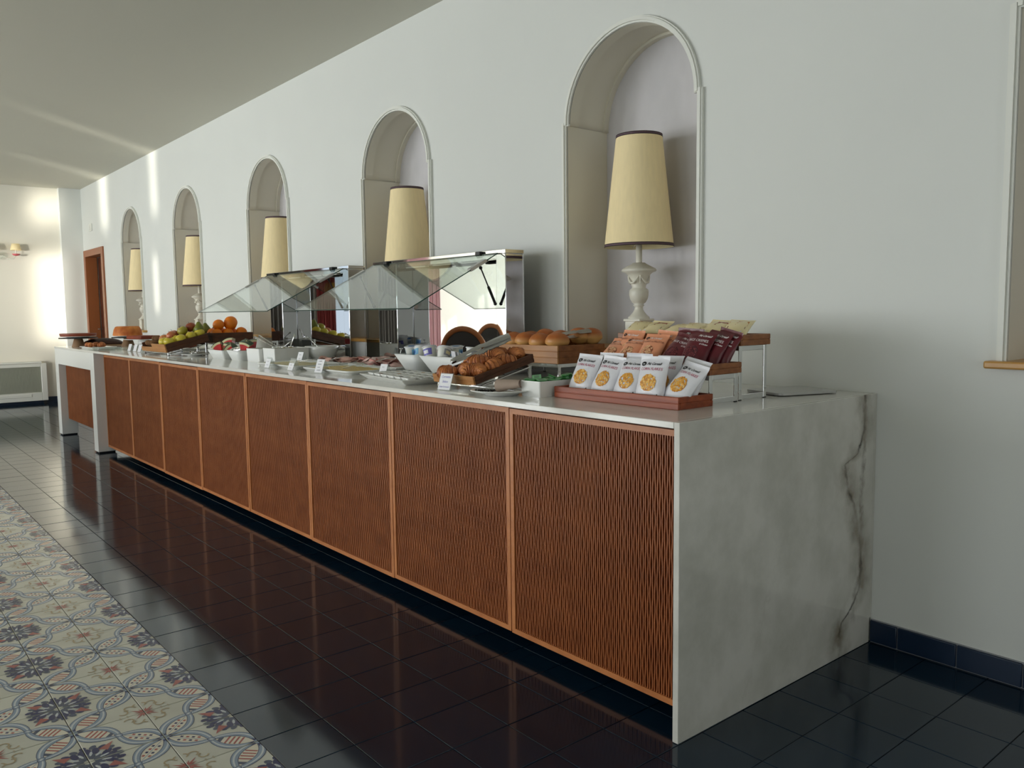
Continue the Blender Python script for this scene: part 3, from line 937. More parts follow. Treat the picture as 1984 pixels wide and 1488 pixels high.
# ------------------------------------------------------------------ chrome food guards with raised glass hoods
def food_guard(xr, label, glabel):
    """Mirror-steel housing along the back of the worktop; xr is its right-hand end."""
    L_, yf, yb = 1.27, .82, .93
    t = thing('food_guard', label, 'food guard', (xr - L_ / 2, yb, H), group='chrome food guards at the back of the worktop')
    x1 = L_ / 2; x0 = -L_ / 2; f = yf - yb
    zt = .605
    m = MB(); m.cbox(x0 + .03, x1 - .002, .002, .010, .002, zt - .004, .001); m.build('mirror_back', 'mirror_steel', t)
    m = MB(); m.cbox(x1 - .075, x1, f, .0018, .001, zt - .02, .0035, seg=2); m.build('side_column', 'mirror_steel', t)
    m = MB(); m.cbox(x0 + .05, x0 + .265, f, .0018, .001, zt - .02, .0035, seg=2); m.build('side_column', 'mirror_steel', t)
    m = MB(); m.cbox(x0, x1, f, .010, zt - .0195, zt, .0015)
    cn = m.build('canopy', 'chrome', t)
    m = MB(); m.cbox(x0 + .03, x1 - .08, f + .01, f + .055, zt - .044, zt - .020, .002)
    m.build('lamp_housing', 'mirror_steel', cn)
    for k in range(3):
        b = MB(); b.cbox(x0 + .34 + k * .27, x0 + .54 + k * .27, f + .018, f + .046, zt - .050, zt - .0442, .001); b.build('lamp_tube', 'plastic_white', cn)
    # small black dots of the column fittings
    m = MB()
    for zz in (.19, .225):
        m.lathe([(0, -.003), (.006, -.003), (.006, 0)], 10, T=Matrix.Translation((x0 + .12, f - .0002, zz)) @ Matrix.Rotation(PI / 2, 4, 'X'))
    m.build('screw', 'black_metal', t)
    # glass hood hinged under the canopy
    g = thing('glass_hood', glabel, 'glass hood', (xr - L_ / 2, yf - .006, H + zt - .03), group='raised glass hoods of the food guards')
    ya, za, yb2, zb2 = 0, .012, -.52, -.255
    hx0, hx1 = x0 + .02, x1 - .05
    n_ = Vector((0, za - zb2, -(ya - yb2))).normalized() * .0025
    m = MB()
    c4 = [(hx0, ya, za), (hx1, ya, za), (hx1, yb2, zb2), (hx0, yb2, zb2)]
    top_ = [tuple(Vector(p) - n_) for p in c4]; bot = [tuple(Vector(p) + n_) for p in c4]
    m.add(top_ + bot, [(3, 2, 1, 0), (4, 5, 6, 7)], 0)
    m.add(top_ + bot, [(0, 1, 5, 4), (1, 2, 6, 5), (2, 3, 7, 6), (3, 0, 4, 7)], 1)
    m.build('pane', ['pane_glass', 'glass_edge'], g)
    dirv = Vector((0, yb2 - ya, zb2 - za))
    for xx in (hx0 + .012, hx1 - .012):
        p = Vector((xx, ya, za)) + dirv * .13
        q = Vector((xx, ya, za)) + dirv * .33
        m = MB()
        T = Matrix.Translation((p + q) / 2) @ Matrix.Rotation(math.atan2(-dirv.z, -dirv.y), 4, 'X')
        m.cbox(-.014, .014, -.055, .055, -.008, .008, .002, T=T)
        c_ = m.build('clamp', 'brushed_steel', g)
        m = MB(); a = (p + q) / 2 + Vector((0, .02, -.012)); b = Vector((xx, -.012, -.235))
        mid = a + (b - a) * .52
        m.tube([a, mid], .0035, 8); m.tube([mid, b], .007, 8)
        m.ball(.009, 8, 6, T=Matrix.Translation(a)); m.ball(.009, 8, 6, T=Matrix.Translation(b))
        m.build('gas_strut', 'black_metal', g)
    m = MB()
    for xx in (hx0 + .15, hx1 - .15):
        m.cbox(xx - .02, xx + .02, -.014, .004, .010, .028, .002)
    m.build('hinge', 'black_metal', g)
    return t
food_guard(-1.73, 'near chrome mirror food guard behind the ham and yogurt', 'tilted clear glass hood of the near food guard, above the ham')
food_guard(-3.31, 'far chrome mirror food guard behind the boxes and the round bowl', 'tilted clear glass hood of the far food guard, above the oranges')

# ------------------------------------------------------------------ trays, risers, signs
def wood_tray(label, L_, D, Hh, strips, loc, rot=(0, 0, 0), mt='tray_wood', mt_front=None, th=.009, cat='tray', flare=0.0, name='wooden_tray', group=None, notch=None, base_z=.003):
    """Open box; each wall is a stack of grooved strips. Origin at the middle of the bottom front edge."""
    t = thing(name, label, cat, loc, rot, group)
    hs = Hh / strips
    def wall(nm, x0, x1, y0, y1, along, hmax=Hh, mat_=mt):
        m = MB()
        k = 0
        z = 0
        for k in range(strips):
            za, zb = k * hs, min((k + 1) * hs - .0012, hmax)
            if za >= hmax: break
            m.cbox(x0, x1, y0, y1, za, zb, .0016)
        m.box(x0 + .0015, x1 - .0015, y0 + .0015, y1 - .0015, .002, min(Hh, hmax) - .003)
        return m.build(nm, mat_, t)
    if notch:
        wall('front_board', -L_ / 2, notch[0], 0, th, 'x', Hh * .55, mt_front or mt)
        wall('front_board', notch[0], L_ / 2, 0, th, 'x', Hh, mt_front or mt)
    else:
        wall('front_board', -L_ / 2, L_ / 2, 0, th, 'x', Hh, mt_front or mt)
    wall('back_board', -L_ / 2, L_ / 2, D - th, D, 'x')
    wall('side_board', -L_ / 2, -L_ / 2 + th, th + .0003, D - th - .0003, 'y'); wall('side_board', L_ / 2 - th, L_ / 2, th + .0003, D - th - .0003, 'y')
    m = MB(); m.box(-L_ / 2 + th + .0003, L_ / 2 - th - .0003, th + .0003, D - th - .0003, base_z, base_z + .007); m.build('base_board', mt, t)
    return t

def riser(label, L_, D, Hh, loc, rot=(0, 0, 0), group='chrome risers under the trays', front=None, w=.017):
    """Open chrome stand of flat bar: two side frames joined by rails."""
    t = thing('chrome_riser', label, 'riser', loc, rot, group)
    for sg in (-1, 1):
        x0, x1 = (sg * L_ / 2 - (.004 if sg > 0 else 0)), (sg * L_ / 2 + (.004 if sg < 0 else 0))
        m = MB()
        hf = front if front is not None else Hh
        m.cbox(x0, x1, 0, w, .002, hf - .0002, .001); m.cbox(x0, x1, D - w, D, .002, Hh - .0002, .001)
        m.cbox(x0, x1, w, D - w, .002, .002 + w, .001)
        if front is None:
            m.cbox(x0, x1, w, D - w, Hh - w, Hh - .0002, .001)
        else:
            a, b = Vector((0, w / 2, hf - w / 2)), Vector((0, D - w / 2, Hh - w / 2))
            m.tube([(x0 + .002, a.y, a.z), (x0 + .002, b.y, b.z)], [.004, .004], 4)
        f = m.build('side_frame', 'chrome', t)
        k = MB(); k.box(x0, x1, .001, w, 0, .002); k.box(x0, x1, D - w, D - .001, 0, .002); k.build('foot', 'rubber', f)
    for y0 in (0, D - w):
        hh = Hh if (front is None or y0 > 0) else front
        wr = w if (front is None or y0 > 0) else .007
        m = MB(); m.cbox(-L_ / 2 + .0045, L_ / 2 - .0045, y0 + .002, y0 + .008, hh - wr, hh - .0004, .001); m.build('top_rail', 'chrome', t)
    return t

def sign(label, loc, rz, w=.058, h=.075, lines=None, paper=(0, 1), group='acrylic name signs along the buffet', scrib=3):
    """Tent of bent clear acrylic with a paper slip on its front leaf."""
    d = h * .36; th = .0012
    loc = (loc[0] - math.sin(rz) * d, loc[1] + math.cos(rz) * d, loc[2])
    t = thing('name_sign', label, 'sign', loc, (0, 0, rz), group)
    m = MB()
    m.add([(-w / 2, -d, 0), (w / 2, -d, 0), (w / 2, 0, h), (-w / 2, 0, h), (w / 2, d, 0), (-w / 2, d, 0)], [(0, 1, 2, 3), (3, 2, 4, 5)])
    m.add([(-w / 2, -d + .003, 0), (w / 2, -d + .003, 0), (w / 2, 0, h - .006), (-w / 2, 0, h - .006), (w / 2, d - .003, 0), (-w / 2, d - .003, 0)], [(3, 2, 1, 0), (5, 4, 2, 3)])
    for x in (-w / 2, w / 2):
        m.add([(x, -d, 0), (x, -d + .003, 0), (x, 0, h - .006), (x, 0, h)], [(0, 1, 2, 3)]); m.add([(x, d, 0), (x, d - .003, 0), (x, 0, h - .006), (x, 0, h)], [(0, 1, 2, 3)])
    m.build('acrylic_tent', 'acrylic', t)
    n = Vector((0, -h, d)).normalized(); ux = Vector((1, 0, 0)); up = Vector((0, d, h)).normalized(); sl = math.hypot(d, h)
    def at(u, v, e): return tuple(Vector((0, -d, 0)) + ux * u + up * v + n * e)
    m = MB(); z0, z1 = .06 + paper[0] * .88, .06 + (paper[1] - .0) * .88
    z0, z1 = sl * (.04 + .94 * paper[0]), sl * (.04 + .92 * paper[1])
    x_ = w / 2 - .003
    pv = [at(-x_, z0, .0006), at(x_, z0, .0006), at(x_, z1, .0006), at(-x_, z1, .0006)]
    m.add(pv + [tuple(Vector(q) + n * .0003) for q in pv], [(3, 2, 1, 0), (4, 5, 6, 7), (0, 1, 5, 4), (1, 2, 6, 5), (2, 3, 7, 6), (3, 0, 4, 7)], 0)
    ph_ = z1 - z0
    if lines:
        k = len(lines)
        for i, s_ in enumerate(lines):
            pts, fs, wd = text2d(s_, .25)
            hh = ph_ / (k + .6) * (.72 if i < 2 else .5); sc = min(hh, (2 * x_ - .008) / wd)
            y0 = z1 - ph_ * (i + .85) / (k + .35)
            m.add([at((p[0] - wd / 2) * sc, y0 + p[1] * sc, .0014) for p in pts], fs, 1)
    else:
        rr = random.Random(label)
        for i in range(scrib):
            y0 = z1 - ph_ * (i + .75) / (scrib + .5); L_ = x_ * rr.uniform(.45, .75); x0 = rr.uniform(-x_ * .2, x_ * .1) - L_ * .6
            for k in range(9):
                a = x0 + L_ * 1.3 * k / 9; b = a + L_ * .10
                hgt = ph_ * .05 * rr.uniform(.6, 1.8)
                m.add([at(a, y0 - hgt * .3, .0014), at(b, y0, .0014), at(b + .0006, y0 + hgt, .0014), at(a + .0006, y0 + hgt * .6, .0014)], [(0, 1, 2, 3)], 1)
    m.build('paper_slip', ['paper_white', 'print_grey' if not lines else 'print_violet'], t)
    return t
# ------------------------------------------------------------------ cereal pouches
def pouch_mesh(kind, seed):
    w, h, T = .112, .150, .021
    if kind == 'cream': w, h, T = .088, .120, .016
    rr = random.Random(seed)
    off = Vector((rr.uniform(0, 50), rr.uniform(0, 50), rr.uniform(0, 50)))
    def n_(u, v):
        a = max(0.0, 1 - abs(2 * u / w) ** 2.6)
        t = v / h
        if t < .035 or t > .915: b = 0.0
        else:
            q = (t - .035) / .88
            b = (math.sin(PI * q ** .75)) ** .62
        wr = noise.noise(Vector((u * 38, v * 26, 0)) + off) * .0022 + noise.noise(Vector((u * 90, v * 70, 3)) + off) * .0009
        edge = math.sin(v * 160 + seed) * .0006
        return T * (a ** .55) * b + wr * min(1, b * 1.5 + .25) + edge * (1 - a)
    def wd(v):
        t = v / h
        return 1 - .055 * math.sin(PI * min(1, max(0, (t - .035) / .88))) ** .7
    curl = rr.uniform(-.006, .010)
    def S(u, v, side, e=0.0):
        t = max(0, (v / h - .9)) / .1
        return (u * wd(v), side * (n_(u, v) + e) + curl * t * t, v)
    m = MB(); nu, nv = 14, 22
    for side in (-1, 1):
        vs = []; fs = []
        for j in range(nv + 1):
            for i in range(nu + 1):
                uu = -math.cos(PI * i / nu) * w / 2
                x, y, z = S(uu, h * j / nv, side)
                if i in (0, nu): y = (curl * max(0, (j / nv - .9) / .1) ** 2)
                vs.append((x, y, z))
        for j in range(nv):
            for i in range(nu):
                a = j * (nu + 1) + i
                f = (a, a + 1, a + nu + 2, a + nu + 1)
                fs.append(f if side < 0 else f[::-1])
        m.add(vs, fs, 0, True)
    def dec(pts, fs, mi, e=.0006):
        m.add([S(x, y, -1, e) for x, y in pts], fs, mi)
    def word(s_, cx, y, hh, mi, shear=0, bold=0, wmax=None, left=False):
        pts, fs, wdt = text2d(s_, shear, bold)
        sx = hh
        if wmax: sx = min(hh, wmax / wdt)
        x0 = cx if left else cx - wdt * sx / 2
        dec([(x0 + p[0] * sx, y + p[1] * hh) for p in pts], fs, mi, .0010)
    def disc(cx, cy, a, b, mi, e=.0007, n=16):
        dec([(cx + a * math.cos(2 * PI * k / n), cy + b * math.sin(2 * PI * k / n)) for k in range(n)], [tuple(range(n))], mi, e)
    def heap(cx, cy, a, b, mis, cnt, s0, s1, base):
        n = 18
        dec([(cx + a * (1 + rr.uniform(-.07, .07)) * math.cos(2 * PI * k / n), cy + b * (1 + rr.uniform(-.07, .07)) * math.sin(2 * PI * k / n)) for k in range(n)], [tuple(range(n))], base, .0007)
        for k in range(cnt):
            q = math.sqrt(rr.random()); an = rr.random() * 2 * PI
            x, y = cx + a * q * .95 * math.cos(an), cy + b * q * .95 * math.sin(an)
            s_ = rr.uniform(s0, s1); ro = rr.random() * PI
            pp = []
            for i in range(6):
                t = 2 * PI * i / 6; r_ = s_ * rr.uniform(.75, 1.1)
                dx, dy = r_ * math.cos(t), r_ * .7 * math.sin(t)
                pp.append((x + dx * math.cos(ro) - dy * math.sin(ro), y + dx * math.sin(ro) + dy * math.cos(ro)))
            dec(pp, [tuple(range(6))], rr.choice(mis), .0009 + k * .000005)
    mats = None
    if kind == 'white':
        mats = ['foil_white', 'print_black', 'print_red', 'flake_a', 'flake_b', 'flake_c', 'flake_d', 'print_grey']
        disc(-.036, .1235, .0098, .0078, 1); word('FM', -.036, .1205, .0065, 0, 0, .01)
        word('Più Cereali', -.022, .1195, .0125, 1, .35, .02, .066, True)
        word('CORN FLAKES', 0, .1015, .0135, 2, .05, .0, .086)
        heap(0, .0600, .031, .0275, (3, 4, 5, 3), 120, .0035, .0062, 4)
        for k in range(2): dec([(-.047 + k * .002, .012 + k * .004), (-.036, .012 + k * .004), (-.036, .0135 + k * .004), (-.047, .0135 + k * .004)], [(0, 1, 2, 3)], 7)
        dec([(.036, .016), (.0415, .020), (.0385, .026), (.0345, .021)], [(0, 1, 2, 3)], 1)
        disc(.031, .0135, .0015, .0015, 1); disc(.027, .0135, .0015, .0015, 1)
    elif kind == 'orange':
        mats = ['foil_orange', 'print_black', 'print_brown', 'oat_a', 'oat_b', 'oat_c', 'print_white']
        disc(-.038, .1265, .0088, .0075, 1); word('FM', -.038, .1240, .0055, 0, 0, .01)
        word('Più Cereali', -.025, .1225, .0125, 6, .35, .02, .066, True)
        word('MUESLI', -.050, .1040, .0125, 2, 0, 0, .042, True); word('con', -.0065, .1040, .0085, 2, 0, 0, .013, True); word('FRUTTA', .0075, .1040, .0125, 2, 0, 0, .043, True)
        heap(-.002, .0600, .027, .0265, (3, 5, 4, 3), 110, .0032, .006, 4)
    elif kind == 'red':
        mats = ['foil_red', 'print_white', 'crisp_a', 'crisp_b', 'print_black']
        word('Più Cereali', -.012, .1250, .0125, 1, .35, .02, .058, True)
        word('RICE CRISPIES', 0, .1030, .0140, 1, 0, 0, .094)
        word('al Cacao', .014, .0910, .0092, 1, .2, .01, .034, True)
        heap(-.006, .0560, .031, .028, (2, 2, 3), 90, .0018, .0030, 3)
    else:
        mats = ['foil_cream', 'biscuit', 'biscuit_red', 'print_white', 'print_brown']
        rr2 = random.Random(seed)
        dec([(-.036, .060), (.000, .066), (-.004, .098), (-.036, .092)], [(0, 1, 2, 3)], 1)
        dec([(-.006, .052), (.036, .056), (.034, .090), (-.002, .086)], [(0, 1, 2, 3)], 1 if rr2.random() < .5 else 2, .0008)
        dec([(-.030, .030), (.034, .034), (.033, .048), (-.030, .046)], [(0, 1, 2, 3)], 4)
        dec([(-.028, .014), (.028, .014), (.028, .020), (-.028, .020)], [(0, 1, 2, 3)], 3)
    return m.mesh('cereal_pouch' if kind != 'cream' else 'rusk_packet', mats)

POUCH = {k: [pouch_mesh(k, s) for s in sd] for k, sd in (('white', (1, 2, 3)), ('orange', (4, 5, 6)), ('red', (7, 8)), ('cream', (9, 10, 11)))}
def pouch(kind, var, label, loc, lean=20, rz=0, roll=0, group=''):
    if kind == 'orange': lean += 13
    if kind == 'red': lean += 15
    o = link('cereal_pouch' if kind != 'cream' else 'rusk_packet', POUCH[kind][var % len(POUCH[kind])], None, loc)
    o.rotation_mode = 'XYZ'
    mtx = Matrix.Rotation(R(rz), 4, 'Z') @ Matrix.Rotation(-R(lean), 4, 'X') @ Matrix.Rotation(R(roll), 4, 'Y')
    o.rotation_euler = mtx.to_euler()
    if kind in ('orange', 'red'): o.scale = (.90, .90, .90) if kind == 'orange' else (.96, .96, .96)
    return tag(o, label, 'pouch' if kind != 'cream' else 'packet', group)

# three stepped trays of pouches at the near end
wood_tray('reddish low wooden tray at the counter edge, holding the white pouches', .553, .168, .040, 2, (-.451, .212, H), (0, 0, R(-.3)), 'red_wood')
riser('low chrome riser behind the white pouches, under the orange and burgundy pouches', .55, .150, .0945, (-.468, .385, H))
wood_tray('middle wooden tray on the low chrome riser, holding orange and burgundy pouches', .553, .168, .036, 2, (-.462, .378, H + .0947), (0, 0, 0), 'tray_wood')
riser('tall chrome riser behind the middle tray, under the yellow packets', .53, .158, .181, (-.466, .553, H))
wood_tray('upper wooden tray on the tall chrome riser, holding yellow packets', .545, .168, .037, 2, (-.463, .548, H + .1812), (0, 0, 0), 'tray_wood')
zb = H + .0105
ORDW = ('first', 'second', 'third', 'fourth')
G1 = 'white corn flake pouches in the lowest tray'
for i, (x, y, ln, rz, ro) in enumerate(((-.655, .262, 24, 3, 3), (-.548, .256, 27, -3, 4), (-.432, .252, 27, 2, 0), (-.318, .240, 17, 4, -1))):
    pouch('white', i, 'white corn flakes pouch, %s from the left, front row of the lowest tray' % ORDW[i], (x, y, zb), ln, rz, ro, G1)
pouch('white', 1, 'white corn flakes pouch slumped sideways at the right end of the lowest tray', (-.236, .250, zb + .004), 38, -4, 12, G1)
pouch('white', 2, 'white corn flakes pouch leaning behind the slumped one, right end of the lowest tray', (-.242, .300, zb), 24, -4, 10, G1)
pouch('white', 0, 'white corn flakes pouch standing behind the first and second front ones of the lowest tray', (-.590, .318, zb), 18, 0, 0, G1)
pouch('white', 1, 'white corn flakes pouch standing behind the third front one of the lowest tray', (-.455, .320, zb), 14, 2, 1, G1)
pouch('white', 2, 'white corn flakes pouch standing behind the fourth front one of the lowest tray', (-.325, .315, zb), 17, -2, -1, G1)
zb = H + .0947 + .0105
G2 = 'orange muesli pouches in the middle tray'
pouch('orange', 0, 'orange muesli pouch slumped at the left end of the middle tray', (-.672, .412, zb), 36, 5, 6, G2)
pouch('orange', 1, 'orange muesli pouch standing second from the left in front of the middle tray', (-.585, .410, zb), 30, 2, 3, G2)
pouch('orange', 2, 'orange muesli pouch standing in front of the middle tray beside the burgundy pouches', (-.487, .412, zb), 22, 3, 2, G2)
pouch('orange', 2, 'orange muesli pouch in the back row of the middle tray, at its left', (-.625, .462, zb), 12, 2, 2, G2)
pouch('orange', 0, 'orange muesli pouch in the back of the middle tray, next to the burgundy pouches', (-.478, .465, zb), 12, -3, 4, G2)
G3 = 'burgundy rice pouches in the middle tray'
pouch('red', 0, 'burgundy rice crispies pouch tilted over, front left of the burgundy pouches', (-.385, .404, zb), 24, 0, 13, G3)
pouch('red', 1, 'burgundy rice crispies pouch standing upright in front, showing its whole name', (-.297, .412, zb), 15, 0, 5, G3)
pouch('red', 0, 'burgundy rice crispies pouch in the back row, behind the tilted burgundy pouch', (-.375, .462, zb), 10, 2, 3, G3)
pouch('red', 1, 'burgundy rice crispies pouch tucked to the right behind the front burgundy one', (-.268, .448, zb), 14, -6, 9, G3)
pouch('red', 0, 'burgundy rice crispies pouch at the right end of the middle tray, rearmost', (-.250, .476, zb), 11, -8, 12, G3)
zb = H + .1812 + .0105
G4 = 'yellow biscuit packets in the upper tray'
for i, (x, y, ln, rz) in enumerate(((-.685, .575, 66, 20), (-.605, .573, 68, 16), (-.520, .570, 72, -4), (-.428, .573, 69, 18), (-.335, .573, 66, 16), (-.245, .575, 64, 22))):
    pouch('cream', i, 'yellow biscuit packet lying in the upper tray, %s from the left' % ('first', 'second', 'third', 'fourth', 'fifth', 'sixth')[i], (x, y, zb + .020), ln, rz, 6, G4)

# grey cutting board lying at the wall end of the worktop
def rrect(x0, x1, y0, y1, r, n=6):
    p = []
    for cx, cy, a in ((x1 - r, y1 - r, 0), (x0 + r, y1 - r, 90), (x0 + r, y0 + r, 180), (x1 - r, y0 + r, 270)):
        for k in range(n + 1):
            t = R(a + 90 * k / n); p.append((cx + r * math.cos(t), cy + r * math.sin(t)))
    return p
m = MB(); m.prism(rrect(-.13, .13, -.10, .10, .03), .003, .011)
bd = tag(m.build('serving_board', 'board_grey', None, (-.225, .905, H), (0, 0, R(72))), 'flat grey board with rounded corners lying on the worktop near the wall', 'board')
f = MB()
for sx in (-.10, .10):
    for sy in (-.07, .07): f.lathe([(0, 0), (.008, 0), (.008, .0035)], 10, T=Matrix.Translation((sx, sy, 0)))
f.build('foot', 'rubber', bd)

# ------------------------------------------------------------------ porcelain
def box_bowl(name, label, cat, L_, D, Hh, loc, rz=0, taper=.0, th=.006, r=.006, mt='porcelain', group=None):
    m = MB()
    def ring(s, z, inset=0): return [(x, y, z) for x, y in rrect(-L_ / 2 + inset - s, L_ / 2 - inset + s, -D / 2 + inset - s, D / 2 - inset + s, r, 4)]
    m.rings([ring(-taper, 0), ring(-taper * .9, .003), ring(0, Hh - .002), ring(0, Hh), ring(0, Hh, th), ring(-taper, .008, th)], 0, False, True, True)
    return tag(m.build(name, mt, None, loc, (0, 0, rz)), label, cat, group)
jb = box_bowl('jam_dish', 'white square porcelain dish of green jam portions beside the lowest pouch tray', 'dish', .107, .29, .056, (-.797, .305, H), 0, .004)
pm = MB(); pm.lathe([(0, 0), (.0165, 0), (.0185, .010), (.0185, .0112)], 4); pm.cbox(-.017, .017, -.017, .017, .0112, .0124, .0005, 1)
pmesh = pm.mesh('jam_portion', ['jam_green', 'jam_foil'])
gm = MB(); gm.cbox(-.0165, .0165, -.0145, .0145, 0, .0135, .003, 0); gm.cbox(-.0185, .0185, -.0165, .0165, .0135, .0145, .0004, 1); gm.cbox(-.012, .012, -.009, .009, .0145, .0149, .0003, 0)
gmesh = gm.mesh('jam_portion', ['jam_green', 'jam_foil'])
rr = random.Random(5)
for k in range(28):
    i, j = k % 3, k // 3
    if j < 8:
        loc = (-.797 + (i - 1) * .031, .188 + j * .0335, H + .0440 + rr.uniform(0, .003)); rot = (rr.uniform(-.15, .15), rr.uniform(-.15, .15), rr.uniform(-.5, .5))
    else:
        loc = (-.797 + (i - 1) * .028, .22 + (k - 24) * .05, H + .053); rot = (rr.uniform(-.3, .3), rr.uniform(-.3, .3), rr.uniform(-1, 1))
    o = link('jam_portion', gmesh, None, loc, rot)
    tag(o, ('green jam portion in the white square dish, %s row, %s' % (('front', 'second', 'third', 'fourth', 'fifth', 'sixth', 'seventh', 'back')[j], ('left', 'middle', 'right')[i])) if j < 8 else 'green jam portion lying loose on top of the others, %s from the front' % ORDW[k - 24], 'jam portion', 'jam portions in the white square dish')

# oval plate with napkin roll and cutlery
m = MB(); m.lathe([(0, .001), (.055, 0), (.060, .001), (.066, .007), (.112, .0175), (.116, .0195), (.112, .0215), (.066, .0125), (0, .0105)], 40, sx=1, sy=.86)
tag(m.build('oval_plate', 'porcelain', None, (-.912, .125, H), (0, 0, R(50))), 'white oval plate with used cutlery, beside the croissant tray', 'plate')
m = MB()
n = 20
rows = []
for k in range(9):
    t = k / 8; r0 = .024 - .010 * t
    rows.append([(-.045 + .09 * t, r0 * 1.25 * math.cos(2 * PI * j / n), r0 * math.sin(2 * PI * j / n)) for j in range(n)])
m.rings(rows, 0, True, False, False); m.rings([[(p[0], p[1] * .93, p[2] * .93) for p in r_] for r_ in rows][::-1], 0, True, False, False)
tag(m.build('paper_cone', 'napkin', None, (-.880, .135, H + .0395), (0, R(-6), R(25))), 'beige paper sleeve lying on the white oval plate, open end towards the croissants', 'sleeve')
def knife(loc, rz, label, ry=0):
    m = MB(); m.tube([(-.09, 0, 0), (-.02, 0, .001), (0, 0, .001)], [.005, .0045, .003], 8, flat=.5)
    t = tag(m.build('knife', 'brushed_steel', None, loc, (0, ry, rz)), label, 'knife', 'knives by the croissants')
    b = MB(); b.prism([(0, -.004), (.02, -.007), (.09, -.006), (.10, .004), (0, .004)], 0, .0012); b.build('blade', 'chrome', t)
knife((-.945, .132, H + .0255), R(215), 'steel knife with its blade in the beige paper sleeve', R(-4)); knife((-.940, .108, H + .0245), R(200), 'steel knife lying beside the beige paper sleeve on the oval plate', R(-3))
m = MB(); rr = random.Random(8)
for k in range(90): 
    a = rr.random() * 6.28; q = rr.random() ** .5 * .03
    m.ball(.0028, 6, 4, T=Matrix.Translation((q * math.cos(a) * 1.6, q * math.sin(a), .0018 + rr.random() * .003)))
o = m.build('dark_seeds', 'seeds', None, (-.965, .080, H + .0137), (R(-2), 0, R(45))); o['kind'] = 'stuff'; tag(o, 'scatter of dark seeds on the front of the white oval plate', 'seeds')

# ------------------------------------------------------------------ croissants
def croissant_mesh(seed, wide=1.0):
    rr = random.Random(seed); m = MB(); n = 16; K = 56
    A = R(66); Rr = .050 * wide
    P = []; rad = []
    for k in range(K + 1):
        t = -1 + 2 * k / K
        a = t * A
        P.append((Rr * math.sin(a), -Rr * math.cos(a) + Rr, 0))
        seg = (abs(t) * 4.3 + .5) % 1
        rad.append((.0265 * max(0, 1 - abs(t) ** 1.9) ** .7 + .004) * (1 + .34 * (1 - seg) - .16) + rr.uniform(-.0006, .0006))
    rows = []
    for k, p in enumerate(P):
        t = -1 + 2 * k / K; a = t * A
        d = Vector((math.cos(a), math.sin(a), 0)); nrm = Vector((-math.sin(a), math.cos(a), 0))
        row = []
        for j in range(n):
            b = 2 * PI * j / n
            r_ = rad[k] * (1 + .16 * noise.noise(Vector((p[0] * 60 + seed, math.cos(b) * 2, math.sin(b) * 2))))
            z = r_ * .86 * math.sin(b)
            z = max(z, -rad[0] - .62 * r_ + .0)
            row.append(Vector(p) + nrm * r_ * math.cos(b) + Vector((0, 0, z)))
        rows.append(row)
    zmin = min(q.z for r_ in rows for q in r_)
    rows = [[(q.x, q.y, q.z - zmin) for q in r_] for r_ in rows]
    m.rings(rows, 0, True)
    nr = len(rows) - 1
    for k in range(nr):
        t = -1 + 2 * (k + .5) / nr
        if (abs(t) * 4.3 + .5) % 1 > .66:
            for j in range(n): m.m[k * n + j] = 1
    return m.mesh('croissant', ['croissant', 'croissant_dark'])
CR = [croissant_mesh(s) for s in (1, 2, 3)]
th_ = math.atan2(.0765, .307)
ct = wood_tray('tilted wooden tray full of croissants, behind the name sign', .272, .316, .035, 2, (-1.231, .140, H + .0215), (th_, 0, 0), 'dark_tray_wood', 'light_tray_wood')
riser('slanted chrome riser carrying the tilted croissant tray', .255, .285, .0865, (-1.231, .152, H), front=.0205)
Tt = Matrix.Translation((-1.231, .140, H + .0215)) @ Matrix.Rotation(th_, 4, 'X')
crs = [(-.070, .045, .0105, 10, 'at the front left corner of the tilted tray'), (.005, .052, .0105, 150, 'in the middle of the tilted tray\'s front row'), (.075, .050, .0105, 200, 'at the front right corner of the tilted tray'),
       (-.062, .125, .0105, 100, 'second row of the tilted tray, at the left'), (.022, .130, .030, 25, 'lying on top of the second row of the tilted tray'), (.078, .135, .0105, 110, 'second row of the tilted tray, at the right'),
       (-.055, .195, .0105, 60, 'third row of the tilted tray, at the left'), (.020, .200, .022, 200, 'third row of the tilted tray, in the middle'), (.080, .215, .0105, 20, 'third row of the tilted tray, at the right'),
       (-.045, .268, .0105, 170, 'back row of the tilted tray, at the left'), (.055, .272, .0105, 190, 'back row of the tilted tray, at the right')]
for k, (x, y, z, rz, wh) in enumerate(crs):
    o = link('croissant', CR[k % 3], None)
    mm = Tt @ Matrix.Translation((x, y, z)) @ Matrix.Rotation(R(rz), 4, 'Z') @ Matrix.Translation((0, -.02, 0))
    o.location = mm.to_translation(); o.rotation_euler = mm.to_euler()
    tag(o, 'golden brown croissant ' + wh, 'croissant', 'croissants in the tilted tray')
